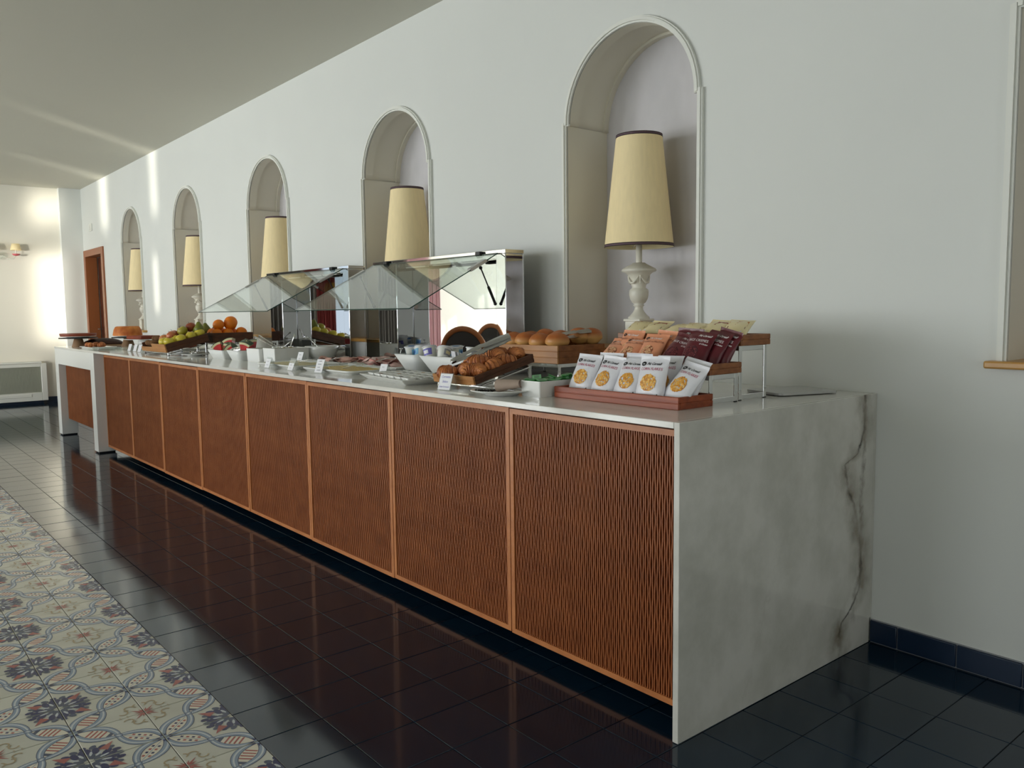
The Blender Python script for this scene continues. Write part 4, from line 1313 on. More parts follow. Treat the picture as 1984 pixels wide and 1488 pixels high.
def tongs(label, pts, w0, w1, lift, name='tongs', roll=0):
    """Two spring arms joined at the bend; wide scooped heads."""
    t = thing(name, label, 'tongs', pts[0], (0, 0, 0), 'steel tongs lying on the bread and croissants')
    a = Vector(pts[0]); d = Vector(pts[1]) - a; L_ = d.length; d.normalize()
    sd = d.cross(Vector((0, 0, 1))).normalized(); up = sd.cross(d).normalized()
    q_ = Matrix.Rotation(R(roll), 3, d); sd = q_ @ sd; up = q_ @ up
    for sg in (-1, 1):
        rows = []
        for k in range(17):
            s = k / 16
            wdt = w0 + (w1 - w0) * max(0, (s - .35) / .65) ** 1.2
            if s > .93: wdt *= .8
            bow = sg * (.004 + lift * math.sin(PI * min(1, s * .8)) )
            c = d * L_ * s + up * bow
            rows.append([c - sd * wdt + up * .004 * sg * (-1 if s > .5 else .2), c - sd * wdt * .5 + up * .0015 * sg, c + sd * wdt * .5 + up * .0015 * sg, c + sd * wdt + up * .004 * sg * (-1 if s > .5 else .2)])
        m = MB(); m.rings(rows, 0, True, False, False, False)
        m.rings([[p + up * .0011 for p in r_][::-1] for r_ in rows], 0, True, False, False, False)
        m.build('arm', 'brushed_steel', t)
    m = MB(); m.cbox(-w0, w0, -.010, .012, -.007, .007, .003, T=Matrix(((sd.x, d.x, up.x, 0), (sd.y, d.y, up.y, 0), (sd.z, d.z, up.z, 0), (0, 0, 0, 1)))); m.build('bend', 'chrome', t)
tongs('large steel serving tongs lying across the croissants', ((-1.335, .215, 1.003), (-1.225, .425, 1.098)), .011, .024, .010, roll=30)
sign('acrylic name sign reading Cornetto Salato in front of the croissant tray', (-1.213, .078, H), R(9), .072, .066, ['Cornetto', 'Salato', 'Salty Croissant'])

# ------------------------------------------------------------------ bread basket
riser('chrome riser under the wooden basket of bread rolls', .40, .285, .0675, (-1.459, .727, H))
wood_tray('wooden basket of bread rolls on a chrome riser, below the niche lamp', .412, .300, .082, 3, (-1.460, .720, H + .0677), (0, 0, 0), 'tray_wood', 'light_tray_wood', cat='basket', name='bread_basket', base_z=.046)
def roll_mesh(seed):
    def fn(d):
        k = 1 + .05 * noise.noise(d * 1.6 + Vector((seed * 7, 0, 0)))
        if d.z < -.35: k *= .9
        return k
    m = MB(); m.ball(.053, 24, 16, fn=fn, sc=(1.03, .97, .80)); return m.mesh('bread_roll', 'roll_crust')
RM = [roll_mesh(s) for s in (1, 2, 3)]
rl = [(-1.615, .775, 1.052, 'front row at the left end of the bread basket'), (-1.525, .772, 1.054, 'second from the left in front of the bread basket'), (-1.425, .768, 1.050, 'third from the left in front of the bread basket'),
      (-1.312, .772, 1.054, 'at the right front corner of the bread basket'), (-1.600, .868, 1.055, 'second row at the left end of the bread basket'), (-1.500, .872, 1.066, 'second row of the bread basket, behind the second front one'),
      (-1.395, .868, 1.060, 'second row of the bread basket, behind the third front one'), (-1.330, .925, 1.072, 'topmost at the back of the bread basket, at the right'), (-1.450, .962, 1.052, 'back row of the bread basket, in the middle'), (-1.560, .965, 1.050, 'back row of the bread basket, at the left'), (-1.300, .975, 1.070, 'back row of the bread basket, rightmost')]
for k, (x, y, z, wh) in enumerate(rl):
    tag(link('bread_roll', RM[k % 3], None, (x, y, z + .010), (0, 0, k * 1.3)), 'round golden bread roll, ' + wh, 'bread roll', 'bread rolls in the basket')
tongs('steel tongs resting on the rolls at the right end of the bread basket', ((-1.318, .760, 1.085), (-1.282, .985, 1.105)), .012, .022, .008, roll=25)
# ------------------------------------------------------------------ yogurt bowls, cups, cold cuts
def melamine_bowl(label, x0, x1, y0, y1, Hh, ins, loc_z=H, name='serving_bowl', r=.05, mt='porcelain_matt', th=.005, cat='bowl', group=None):
    m = MB()
    cx, cyy = (x0 + x1) / 2, (y0 + y1) / 2
    def ring(i, z): return [(x - cx, y - cyy, z) for x, y in rrect(x0 + i, x1 - i, y0 + i, y1 - i, max(.004, r - i * .3), 6)]
    m.rings([ring(ins, 0), ring(ins * .55, Hh * .45), ring(.0, Hh), ring(th * .5, Hh + .001), ring(th, Hh), ring(ins * .55 + th, Hh * .45), ring(ins + th, .006)], 0, True, True, True)
    return tag(m.build(name, mt, None, (cx, cyy, loc_z)), label, cat, group)
melamine_bowl('large white tapered bowl of yogurt pots behind the croissants', -2.0, -1.585, .46, .69, .092, .055)
melamine_bowl('white tapered bowl of yogurt pots left of the larger yogurt bowl, beside the ham', -2.245, -2.010, .47, .70, .092, .050)
def pot_mesh(kind):
    m = MB()
    m.lathe([(0, 0), (.026, 0), (.028, .002), (.0335, .052)], 28, 0)
    m.lathe([(.0335, .052), (.0372, .0525), (.0372, .0565), (.0335, .058), (.031, .0565), (.030, .057), (0, .0572)], 28, 1)
    m.add([(.039, -.006, .0578), (.046, 0, .0582), (.039, .006, .0578), (.030, 0, .0585)], [(0, 1, 2, 3)], 1)
    # printed band around the side and a patch on the lid
    for a0, a1, z0, z1, mi in ((-.9, .9, .012, .044, 2), (-.6, .3, .020, .036, 3)):
        n = 10
        for k in range(n):
            p, q = a0 + (a1 - a0) * k / n, a0 + (a1 - a0) * (k + 1) / n
            def r_(z): return .0283 + (.0335 - .0283) * (z - .002) / .05 + .0004 + (.0002 if mi == 3 else 0)
            for base in (0, PI):
                m.quad((r_(z0) * math.cos(p + base), r_(z0) * math.sin(p + base), z0), (r_(z0) * math.cos(q + base), r_(z0) * math.sin(q + base), z0), (r_(z1) * math.cos(q + base), r_(z1) * math.sin(q + base), z1), (r_(z1) * math.cos(p + base), r_(z1) * math.sin(p + base), z1), mi)
    n = 14
    m.add([(.020 * math.cos(2 * PI * k / n), .014 * math.sin(2 * PI * k / n), .0580) for k in range(n)], [tuple(range(n))], 3)
    mm = {'blue': ['plastic_white', 'foil_white', 'print_sky', 'print_blue'], 'violet': ['plastic_white', 'foil_white', 'print_violet', 'paper_white'], 'grey': ['plastic_white', 'foil_white', 'print_grey', 'pale_cheese']}
    return m.mesh('yogurt_pot', mm[kind])
PM = {k: pot_mesh(k) for k in ('blue', 'violet', 'grey')}
yp = [(-2.170, 0.555, .962, 'blue', 8, 0, 20, 'blue printed yogurt pot at the left in the smaller tapered bowl'), (-2.080, 0.545, .960, 'blue', -22, 10, 70, 'tilted blue lidded yogurt pot at the right in the smaller tapered bowl'), (-2.125, 0.620, .958, 'violet', 10, 5, 100, 'violet yogurt pot at the back of the smaller tapered bowl'),
      (-1.927, 0.505, .968, 'violet', 16, -10, -70, 'violet printed yogurt pot leaning at the left front of the large tapered bowl'), (-1.827, 0.505, .966, 'grey', 30, 8, 200, 'yogurt pot with a patterned lid tipped forward in the large tapered bowl'), (-1.847, 0.600, .968, 'blue', 6, 0, 40, 'dark blue yogurt pot in the back row of the large tapered bowl'),
      (-1.652, 0.550, .968, 'grey', -6, 4, 0, 'yogurt pot with a wide white lid at the right end of the large tapered bowl'), (-1.932, 0.610, .966, 'blue', -8, 3, 0, 'blue yogurt pot at the back left of the large tapered bowl')]
for x, y, z, kd, tx, ty, rz, lb in yp:
    tag(link('yogurt_pot', PM[kd], None, (x, y, z + .012), (R(tx), R(ty), R(rz))), lb, 'yogurt pot', 'yogurt pots in the tapered bowls')
m = MB()
for k in range(5):
    T = Matrix.Translation((k * .008, 0, 0)) @ Matrix.Rotation(R(-8 + 4 * k), 4, 'Y')
    m.cbox(-.0025, .0025, -.032, .032, 0, .085 - k * .004, .001, T=T)
m.quad((-.0032, -.012, .030), (-.0032, .014, .030), (-.0032, .014, .056), (-.0032, -.012, .056), 1); m.quad((-.0030, .0, -.0), (-.0030, .0, .001), (-.0030, .001, .001), (-.0030, .001, 0), 1)
for dx in (-.012,):
    m.quad((-.020, -.0325, .028), (.004, -.0325, .026), (.004, -.0325, .052), (-.020, -.0325, .054), 1)
tag(m.build('sachet', ['foil_white', 'print_blue'], None, (-1.735, .515, .935), (0, 0, R(70))), 'bundle of white and blue sachets standing in the large tapered bowl', 'sachets')
m = MB(); m.tube([(0, 0, 0), (.03, -.02, .05)], [.004, .002], 6); m.ball(.010, 10, 8, T=Matrix.Translation((.034, -.022, .056)), sc=(.7, 1, .4))
tag(m.build('spoon', 'chrome', None, (-2.225, .505, .960), (0, 0, R(160))), 'small steel spoon sticking out at the left rim of the smaller yogurt bowl', 'spoon')

COLW = ('leftmost', 'second from the left', 'third from the left', 'fourth from the left', 'fifth from the left', 'rightmost')
# square plate of little cups
sp = MB()
def ring2(a, z, L_=.50, D=.285): return [(x, y, z) for x, y in rrect(-L_ / 2 + a, L_ / 2 - a, -D / 2 + a, D / 2 - a, .006, 3)]
sp.rings([ring2(.030, 0), ring2(.026, .003), ring2(.0, .022), ring2(.0, .024), ring2(.010, .022), ring2(.030, .008)], 0, False, True, True)
PC, PA = (-1.705, .238, H), R(-9)
tag(sp.build('square_plate', 'porcelain', None, PC, (0, 0, PA)), 'white rectangular plate holding little porcelain cups, left of the croissant tray', 'plate')
cm = MB()
def cring(a, z): return [(x, y, z) for x, y in rrect(-.036 + a, .036 - a, -.024 + a, .024 - a, .010, 3)]
cm.rings([cring(.012, 0), cring(.0, .022), cring(.0015, .0225), cring(.006, .012), cring(.012, .006)], 0, True, True, True)
cups_me = cm.mesh('little_cup', 'porcelain')
fills = ['cup_a', 'cup_b', 'cup_c', 'cup_d', 'porcelain']
rr = random.Random(4); nth = 0
for j in range(4):
    for i in range(6):
        x, y = -.195 + i * .078, -.088 + j * .058
        c, s = math.cos(PA), math.sin(PA)
        o = link('little_cup', cups_me, None, (PC[0] + x * c - y * s, PC[1] + x * s + y * c, H + .0085), (0, 0, PA + rr.uniform(-.06, .06)))
        fl_ = rr.choice(fills[:4]) if rr.random() < .6 else None
        if fl_:
            m = MB(); m.ball(.019, 10, 6, sc=(1.25, .8, .35)); f = m.build('filling', fl_, o, (0, 0, .0155))
        tag(o, 'little white cup in the %s row of the rectangular plate, %s' % (('front', 'second', 'third', 'back')[j], COLW[i]), 'cup', 'little cups on the rectangular plate')

def platter(label, x0, x1, y0, y1, r=.045, hh=.020, z=H, name='platter', mt='porcelain', cat='platter'):
    cx, cyy = (x0 + x1) / 2, (y0 + y1) / 2
    def rg(i, zz): return [(x - cx, y - cyy, zz) for x, y in rrect(x0 + i, x1 - i, y0 + i, y1 - i, max(.01, r - i), 8)]
    m = MB(); m.rings([rg(.020, 0), rg(.016, .004), rg(.003, hh * .62), rg(0, hh * .7), rg(0, hh), rg(.006, hh), rg(.022, .008)], 0, True, True, True)
    return tag(m.build(name, mt, None, (cx, cyy, z)), label, cat)
platter('white rounded porcelain tray of yellow cheese slices behind the larger name sign', -2.70, -2.17, .185, .475)
platter('white rounded porcelain tray of pale cheese behind the two small name signs', -3.31, -2.78, .185, .475)
platter('white rounded porcelain tray of pink ham in front of the near food guard', -2.79, -2.26, .500, .800)
platter('white rounded porcelain tray of pale salami beside the round bowl', -3.33, -2.82, .500, .800)
rr = random.Random(12)
def slices(mt, name, label, cat, x0, x1, y0, y1, n, r, group, sq=False, zmax=.02):
    cuts_ = 3
    ms = []
    for q in range(cuts_):
        m = MB()
        if sq:
            m.cbox(-r, r, -r * .9, r * .9, 0, .003, .0008)
        else:
            k = 18
            top_ = [(r * math.cos(2 * PI * i / k) * (1 + .1 * rr.uniform(-1, 1)), r * .75 * math.sin(2 * PI * i / k)) for i in range(k)]
            def zf(x, y): return .010 + .009 * math.sin(x * 75 + q * 2) * (1 if q else .6) + .004 * math.sin(y * 60 + q)
            rows = [[(x * f, y * f, zf(x * f, y * f)) for x, y in top_] for f in (1, .7, .4, .12)]
            m.rings(rows, 0, True, False, True); m.rings([[(a, b, c - .0025) for a, b, c in r_] for r_ in rows][::-1], 0, True, False, False)
        ms.append(m.mesh(name, mt))
    for k in range(n):
        x, y = x0 + (x1 - x0) * rr.random(), y0 + (y1 - y0) * rr.random()
        if sq:
            c_ = k % 6; r0 = k // 6
            x = x0 + (x1 - x0) * c_ / 5; y = y0 + (y1 - y0) * (r0 % 3) / 2
            z = H + .0095 + .001 * (c_ % 2); rot = (rr.uniform(-.03, .03), .06, rr.uniform(-.2, .2))
        else:
            z = H + .006 + zmax * k / n; rot = (rr.uniform(-.25, .25), rr.uniform(-.25, .25), rr.random() * 6)
        tag(link(name, ms[k % cuts_], None, (x, y, z), rot), label + (' in the %s row of the tray, %s' % (('front', 'middle', 'back')[r0 % 3], COLW[c_]) if sq else ''), cat, group)
slices('cheese', 'cheese_slice', 'yellow cheese slice', 'cheese', -2.635, -2.235, .25, .41, 18, .045, 'yellow cheese slices', True)
slices('pale_cheese', 'cheese_slice', 'pale cheese slice', 'cheese', -3.245, -2.845, .25, .41, 18, .045, 'pale cheese slices', True)
slices('ham', 'ham_slice', 'folded pink ham slice heaped on the tray in front of the near food guard', 'ham', -2.72, -2.33, .56, .74, 26, .052, 'ham slices', zmax=.030)
slices('salami', 'salami_slice', 'pale salami slice on the tray beside the round bowl', 'salami', -3.26, -2.89, .56, .74, 16, .050, 'salami slices', zmax=.016)
def small_tongs(label, loc, rz):
    m = MB()
    for sg in (-1, 1):
        m.tube([(0, 0, .02), (.03, sg * .014, .020), (.075, sg * .012, .010), (.10, sg * .006, .002)], [.003, .004, .004, .005], 6, flat=.4)
    m.tube([(0, -.004, .02), (-.006, 0, .02), (0, .004, .02)], .003, 6)
    return tag(m.build('small_tongs', 'chrome', None, loc, (0, 0, rz)), label, 'tongs', 'small tongs on the cold cuts')
small_tongs('small steel tongs on the yellow cheese tray', (-2.36, .37, H + .0165), R(225)); small_tongs('small steel tongs on the pale cheese tray', (-3.0, .40, H + .0165), R(200))
small_tongs('small steel tongs on the pink ham', (-2.42, .60, H + .038), R(240)); small_tongs('small steel tongs on the pale salami', (-2.95, .60, H + .026), R(220))
m = MB(); m.lathe([(0, 0), (.05, 0), (.056, .006), (.074, .010), (.074, .013), (.055, .009), (0, .004)], 32)
tag(m.build('dark_plate', 'stone_board', None, (-2.080, .430, H)), 'small dark plate in front of the smaller tapered yogurt bowl', 'plate')
sign('small acrylic name sign in front of the pale cheese, nearest the square boxes', (-3.028, .136, H), R(0), .066, .062, None, (0, .85), scrib=2)
sign('small acrylic name sign in front of the pale cheese, second from the square boxes', (-2.728, .138, H), R(-6), .085, .066, None, (0, .62), scrib=2)
sign('larger acrylic name sign in front of the yellow cheese tray', (-2.436, .156, H), R(8), .070, .072, None, (0, 1), scrib=4)
sign('acrylic name sign standing in front of the pale salami tray, below the round bowl', (-3.30, .455, H), R(8), .060, .070, None, (.1, 1), scrib=2)
sign('acrylic name sign standing between the cheese tray and the plate of little cups', (-2.072, .314, H), R(8), .058, .055, None, (0, 1), scrib=2)
sign('white name sign leaning behind the smaller yogurt bowl', (-2.215, .735, H), R(0), .07, .095, None, (0, 1), scrib=2)

# round bowl and square boxes with ladles
m = MB(); m.lathe([(0, 0), (.045, 0), (.048, .003), (.080, .022), (.103, .058), (.108, .092), (.1065, .094), (.104, .092), (.098, .060), (.076, .026), (.040, .010), (0, .008)], 44)
tag(m.build('round_bowl', 'porcelain', None, (-3.47, .70, H)), 'white round glossy bowl with a steel ladle, in front of the far food guard', 'bowl')
def ladle(label, base, tip, r=.022, name='ladle', group='ladles in the bowls'):
    m = MB(); a, b = Vector(base), Vector(tip)
    m.tube([a, a + (b - a) * .7, b, b + Vector((.012, -.006, -.012))], [.003, .004, .0065, .006], 8, flat=.5)
    m.lathe([(0, -r * .6), (r * .6, -r * .45), (r, 0), (r * .93, 0), (r * .55, -r * .38), (0, -r * .5)], 16, T=Matrix.Translation(a))
    return tag(m.build(name, 'chrome', None), label, name, group)
ladle('steel ladle leaning on the rim of the round bowl', (-3.44, .71, .945), (-3.60, .665, 1.050))
b1 = box_bowl('square_box', 'white square porcelain box, left one of the two beside the small signs', 'box', .185, .24, .084, (-3.690, .445, H), R(2), .004)
b2 = box_bowl('square_box', 'white square porcelain box, right one of the two beside the small signs', 'box', .170, .235, .090, (-3.503, .470, H), R(1), .004)
for (cx, cyy, sx, sy, z) in ((-3.690, .445, .16, .215, H + .07), (-3.503, .470, .148, .212, H + .074)):
    m = MB(); m.box(-sx / 2, sx / 2, -sy / 2, sy / 2, 0, .004)
    o = m.build('fruit_salad', 'pale_cheese', None, (cx, cyy, z)); o['kind'] = 'stuff'; tag(o, 'pale filling inside the ' + ('left' if cx < -3.6 else 'right') + ' white square box', 'filling')
ladle('steel spoon in the left white square box', (-3.66, .46, .990), (-3.90, .43, 1.055), .018, 'serving_spoon'); ladle('second steel spoon in the left white square box, nearer the melon', (-3.70, .50, .990), (-3.99, .50, 1.060), .018, 'serving_spoon')
ladle('steel ladle with an upright handle in the right white square box', (-3.50, .50, .998), (-3.50, .53, 1.075), .018, 'serving_spoon'); ladle('steel serving spoon lying over the far rim of the right square box', (-3.47, .44, .998), (-3.62, .55, 1.022), .018, 'serving_spoon')

# watermelon
melamine_bowl('white tapered bowl of watermelon wedges, nearest the fruit tray', -4.36, -4.08, .27, .50, .062, .030, r=.02)
melamine_bowl('white tapered bowl of foil wrapped melon, beside the square boxes', -4.06, -3.84, .285, .52, .066, .028, r=.04)
def wedge_mesh(seed):
    rr_ = random.Random(seed); m = MB(); a1 = R(52); L_ = .085; r = .085
    n = 8
    def arc(rad, x): return [(x, rad * math.sin(-a1 / 2 + a1 * k / n), rad * math.cos(-a1 / 2 + a1 * k / n)) for k in range(n + 1)]
    h = L_ / 2
    for x in (-h, h):
        p = [(x, 0, 0)] + arc(r * .80, x); m.add(p, [tuple(range(len(p)))[::(1 if x > 0 else -1)]], 0)
        a, b = arc(r * .80, x), arc(r * .965, x)
        for k in range(n): m.add([a[k], a[k + 1], b[k + 1], b[k]], [(0, 1, 2, 3)], 1)
    a, b = arc(r, -h * .98), arc(r, h * .98)
    for k in range(n): m.add([a[k], b[k], b[k + 1], a[k + 1]], [(0, 1, 2, 3)], 2)
    for e in (0, n):
        A, B = arc(r * .80, -h), arc(r * .80, h); C, D = arc(r, -h), arc(r, h)
        m.add([(-h, 0, 0), (h, 0, 0), B[e], A[e]], [(0, 1, 2, 3)], 0); m.add([A[e], B[e], D[e], C[e]], [(0, 1, 2, 3)], 1)
    for x in (-h, h):
        a, b = arc(r * .965, x), arc(r, x)
        for k in range(n): m.add([a[k], a[k + 1], b[k + 1], b[k]], [(0, 1, 2, 3)], 2)
    return m.mesh('watermelon_wedge', ['melon_red', 'melon_pale', 'melon_green'])
WM = [wedge_mesh(1)]
wd_ = [(-4.29, .36, .930, 35, -6, -30), (-4.19, .345, .928, -28, 5, -42), (-4.13, .385, .932, 48, 8, -20), (-4.22, .40, .955, 20, -8, -36), (-4.15, .44, .950, -40, 6, -28), (-4.28, .44, .945, 55, 4, -48), (-3.99, .42, .985, 165, 5, -25), (-3.90, .43, .960, 62, -10, -30), (-3.92, .36, .945, -20, 8, -40), (-4.00, .47, .950, 15, 0, -20)]
whr = ['at the left front of the watermelon bowl', 'in the middle of the watermelon bowl, cut face forward', 'at the right front of the watermelon bowl', 'on top in the middle of the watermelon bowl', 'at the right back of the watermelon bowl', 'at the left back of the watermelon bowl', 'green rind up, above the foil dish', 'on the top right, beside the square boxes', 'low at the right, beside the square boxes', 'at the back, above the foil dish']
for k, (x, y, z, rx, ry, rz) in enumerate(wd_):
    tag(link('watermelon_wedge', WM[0], None, (x, y, z), (R(rx), R(ry), R(rz))), 'red watermelon wedge ' + whr[k], 'watermelon', 'watermelon wedges')
def crumple(name, label, loc, rx, ry, rz, seed, cat):
    m = MB()
    def fn(d): return 1 + .35 * noise.noise(d * 3.1 + Vector((seed, 0, 0))) + .16 * noise.noise(d * 8 + Vector((seed, 2, 0)))
    m.ball(1, 22, 12, fn=fn, sc=(rx, ry, rz)); m.s = [False] * len(m.s)
    return tag(m.build(name, 'chrome', None, loc), label, cat)
crumple('foil_wrap', 'crumpled silver foil in the bowl beside the square boxes', (-3.96, .335, .962), .085, .040, .022, 3, 'foil')
m = MB(); m.lathe([(0, 0), (.05, 0), (.052, .004), (.098, .013), (.098, .016), (.05, .008), (0, .005)], 36)
tag(m.build('saucer', 'porcelain', None, (-4.80, .335, H)), 'white saucer with small spoons under the tilted fruit tray', 'saucer')
crumple('foil_wrap', 'small crumpled foil on the white saucer under the fruit tray', (-4.82, .335, H + .022), .045, .03, .012, 9, 'foil')

# ------------------------------------------------------------------ fruit
tf = math.atan2(.0765, .322)
FX = -5.255
wood_tray('dark tilted wooden tray of apples and kiwis, low front edge with a notch', .61, .332, .064, 2, (FX, .178, H + .0230), (tf, 0, 0), 'dark_tray_wood', 'light_tray_wood', th=.010, notch=(FX * 0 - .02,), base_z=.018)
riser('slanted chrome riser carrying the tilted fruit tray', .59, .300, .0885, (FX, .190, H), front=.0215)
wood_tray('dark wooden crate of oranges on a chrome riser, behind the watermelon', .420, .325, .076, 2, (-5.21, .545, H + .0852), (0, 0, 0), 'dark_tray_wood', cat='crate', name='fruit_crate', base_z=.022)
riser('chrome riser under the crate of oranges', .40, .30, .085, (-5.21, .557, H))
def apple_mesh(mt, seed, r=.040):
    m = MB()
    def fn(d):
        up = max(0, d.z); dn = max(0, -d.z)
        return 1 - .22 * max(0, (up - .80) / .2) ** 1.2 - .14 * max(0, (dn - .86) / .14) - .05 * dn + .02 * noise.noise(d * 2 + Vector((seed, 0, 0)))
    m.ball(r, 22, 16, fn=fn, sc=(1, 1, .92))
    m.tube([(0, 0, r * .68), (.002, .001, r * .965), (.005, .002, r * 1.1)], [.0012, .0012, .0018], 6, 1)
    return m.mesh('apple', [mt, 'stem'])
def pear_mesh(seed):
    m = MB(); prof = [(.004, 0), (.020, .001), (.034, .012), (.039, .028), (.036, .044), (.027, .060), (.019, .074), (.013, .086), (.008, .091), (.003, .090)]
    m.lathe(prof, 22, cap0=True, cap1=True); m.tube([(0, 0, .088), (.003, .001, .102), (.010, .002, .112)], [.0018, .0016, .0022], 6, 1)
    return m.mesh('pear', ['pear_green', 'stem'])
AM = {k: apple_mesh('apple_' + k, i + 1) for i, k in enumerate(('red', 'pink', 'yellow', 'green'))}
Tf = Matrix.Translation((FX, .178, H + .0230)) @ Matrix.Rotation(tf, 4, 'X')
ap = [('yellow', .165, .055, .062, 'yellow apple at the right front corner of the tilted fruit tray'), ('yellow', .085, .050, .062, 'yellow apple in the front row of the tilted fruit tray, left of the corner one'), ('yellow', .175, .140, .062, 'yellow apple second up the right side of the tilted fruit tray'),
      ('yellow', .170, .222, .062, 'yellow apple third up the right side of the tilted fruit tray'), ('yellow', .165, .292, .066, 'yellow apple at the top right of the tilted fruit tray'), ('pink', .060, .125, .088, 'pinkish apple left of the green one on the tilted fruit tray'),
      ('pink', .000, .090, .070, 'pinkish apple next to the kiwis on the tilted fruit tray'), ('pink', -.02, .170, .085, 'pinkish apple further left in the pile of the tilted fruit tray'), ('green', .085, .205, .108, 'large green apple on top of the pile in the tilted fruit tray'),
      ('red', .070, .280, .118, 'dark red apple topmost at the back of the tilted fruit tray'), ('red', -.005, .240, .098, 'dark red apple behind the pinkish apples in the tilted fruit tray'), ('yellow', .090, .130, .055, 'yellow apple low in the middle of the tilted fruit tray')]
for k, (kd, x, y, z, lb) in enumerate(ap):
    mm = Tf @ Matrix.Translation((x * 1.30 + .040, y, z + .006)) @ Matrix.Rotation(k * 2.3, 4, 'Z') @ Matrix.Rotation(.35 * ((k % 3) - 1), 4, 'X')
    o = link('apple', AM[kd], None, mm.to_translation(), mm.to_euler())
    tag(o, lb, 'apple', 'apples in the tilted fruit tray')
pm_ = pear_mesh(1)
for (x, y, z, rx, rz, lb) in ((.150, .318, .070, -14, 30, 'green pear standing at the top right corner of the tilted fruit tray'), (.105, .318, .060, 25, 140, 'green pear lying stalk up at the top of the tilted fruit tray')):
    mm = Tf @ Matrix.Translation((x * 1.30 + .040, y - .02, z)) @ Matrix.Rotation(R(rz), 4, 'Z') @ Matrix.Rotation(R(rx), 4, 'X')
    tag(link('pear', pm_, None, mm.to_translation(), mm.to_euler()), lb, 'pear', 'green pears')
km = MB(); km.ball(.028, 18, 12, sc=(.86, .86, 1.15)); kme = km.mesh('kiwi', 'kiwi')
for k, (x, y, z, wh) in enumerate(((-.055, .045, .052, 'front, right'), (-.120, .048, .052, 'front, middle'), (-.180, .050, .052, 'front, left'), (-.085, .095, .075, 'second row, right'), (-.150, .100, .075, 'second row, left'))):
    mm = Tf @ Matrix.Translation((x * 1.35 - .02, y, z)) @ Matrix.Rotation(1.3, 4, 'X') @ Matrix.Rotation(k * .9, 4, 'Y')
    tag(link('kiwi', kme, None, mm.to_translation(), mm.to_euler()), 'brown kiwi at the notched left end of the tilted fruit tray, ' + wh, 'kiwi', 'kiwis in the tilted fruit tray')
def orange_mesh(r, seed):
    m = MB(); m.ball(r, 26, 18, fn=lambda d: 1 + .02 * noise.noise(d * 1.7 + Vector((seed, 0, 0))) - .05 * max(0, (abs(d.z) - .93) / .07), sc=(1, 1, .95))
    m.lathe([(0, .0006), (.004, .0004), (.005, -.0006)], 8, 1, T=Matrix.Translation((0, 0, r * .905)))
    return m.mesh('orange', ['orange_peel', 'leaf'])
OM = orange_mesh(.044, 1); OM2 = orange_mesh(.056, 2)
for k, (x, y, z, me, lb) in enumerate(((-5.065, .600, 1.052, OM, 'orange at the front left in the crate, beside the pear'), (-5.065, .690, 1.054, OM, 'orange in the front middle of the crate, under the big one'), (-5.065, .800, 1.060, OM, 'orange at the right end of the crate'), (-5.155, .76, 1.052, OM, 'orange low in the crate behind the right one'),
                                       (-5.085, .625, 1.122, OM, 'orange on top of the left part of the crate'), (-5.092, .724, 1.134, OM2, 'largest orange on the very top of the crate'), (-5.155, .60, 1.052, OM, 'orange at the back left of the crate'), (-5.155, .68, 1.052, OM, 'orange at the back of the crate'))):
    tag(link('orange', me, None, (x, y, z), (.1 + k * .1, k * .2, k)), lb, 'orange', 'oranges in the crate')
for (x, y, z, rx, rz, lb) in ((-5.24, .585, 1.062, 8, 0, 'green pear standing among the oranges, left of them'), (-5.245, .665, 1.062, -6, 60, 'green pear half hidden behind the upper left orange')):
    tag(link('pear', pm_, None, (x, y, z - .015), (R(rx), 0, R(rz))), lb, 'pear', 'green pears')
sx_ = [(-6.09, .212), (-5.94, .216), (-5.83, .222)]
for k, (x, y) in enumerate(sx_):
    sign('white folded card sign left of the fruit tray, %s of the row of three' % ('leftmost', 'middle', 'rightmost')[k], (x, y, H), R(18), .046, .062, None, (0, 1), group='three white cards left of the fruit tray', scrib=4)
m = MB(); m.tube([(0, 0, .006), (.07, .02, .006)], [.012, .014], 10, flat=.5)
tag(m.build('glass_stopper', 'clear_glass', None, (-5.75, .075, H)), 'small glass knob lying at the counter edge left of the three cards', 'knob')

# ------------------------------------------------------------------ cakes at the far end
def cake_stand(label, loc, r, hh):
    t = thing('cake_stand', label, 'cake stand', loc, (0, 0, 0), 'dark cake stands at the far end')
    m = MB(); m.lathe([(r, hh - .010), (r, hh), (r - .003, hh)], 40, cap0=True, cap1=True); m.build('plate', 'stone_board', t)
    m = MB(); m.lathe([(.062, 0), (.060, .006), (.038, hh - .012), (.034, hh - .0102)], 28, cap0=True, cap1=True); m.build('foot', 'cone_wood', t)
    return t
def plate(label, loc, r, name='cake_plate'):
    m = MB(); m.lathe([(0, 0), (r * .55, 0), (r * .6, .004), (r, .010), (r, .013), (r * .6, .008), (0, .006)], 40)
    return tag(m.build(name, 'porcelain', None, loc), label, 'plate', 'white plates under the cakes')
cake_stand('dark round cake stand under the flat tart, farthest on the worktop', (-7.66, .155, H), .175, .092)
plate('white plate under the flat tart on the farthest cake stand', (-7.66, .155, H + .0922), .165)
m = MB(); m.lathe([(.150, 0), (.160, .004), (.166, .026), (.163, .030), (.152, .026), (0, .025)], 40, cap0=True)
o = tag(m.build('flat_tart', 'tart', None, (-7.66, .155, H + .1030)), 'flat reddish brown tart on the farthest cake stand', 'tart')
cake_stand('dark round cake stand behind the pastries, under the tall ring cake', (-7.36, .540, H), .150, .092)
plate('white plate under the tall ring cake', (-7.36, .540, H + .0922), .155)
def flute(r, a): return r
n = 48; prof = [(.132, 0), (.136, .010), (.126, .060), (.112, .088), (.098, .094), (.078, .092), (.052, .078), (.040, .050), (.036, .004)]
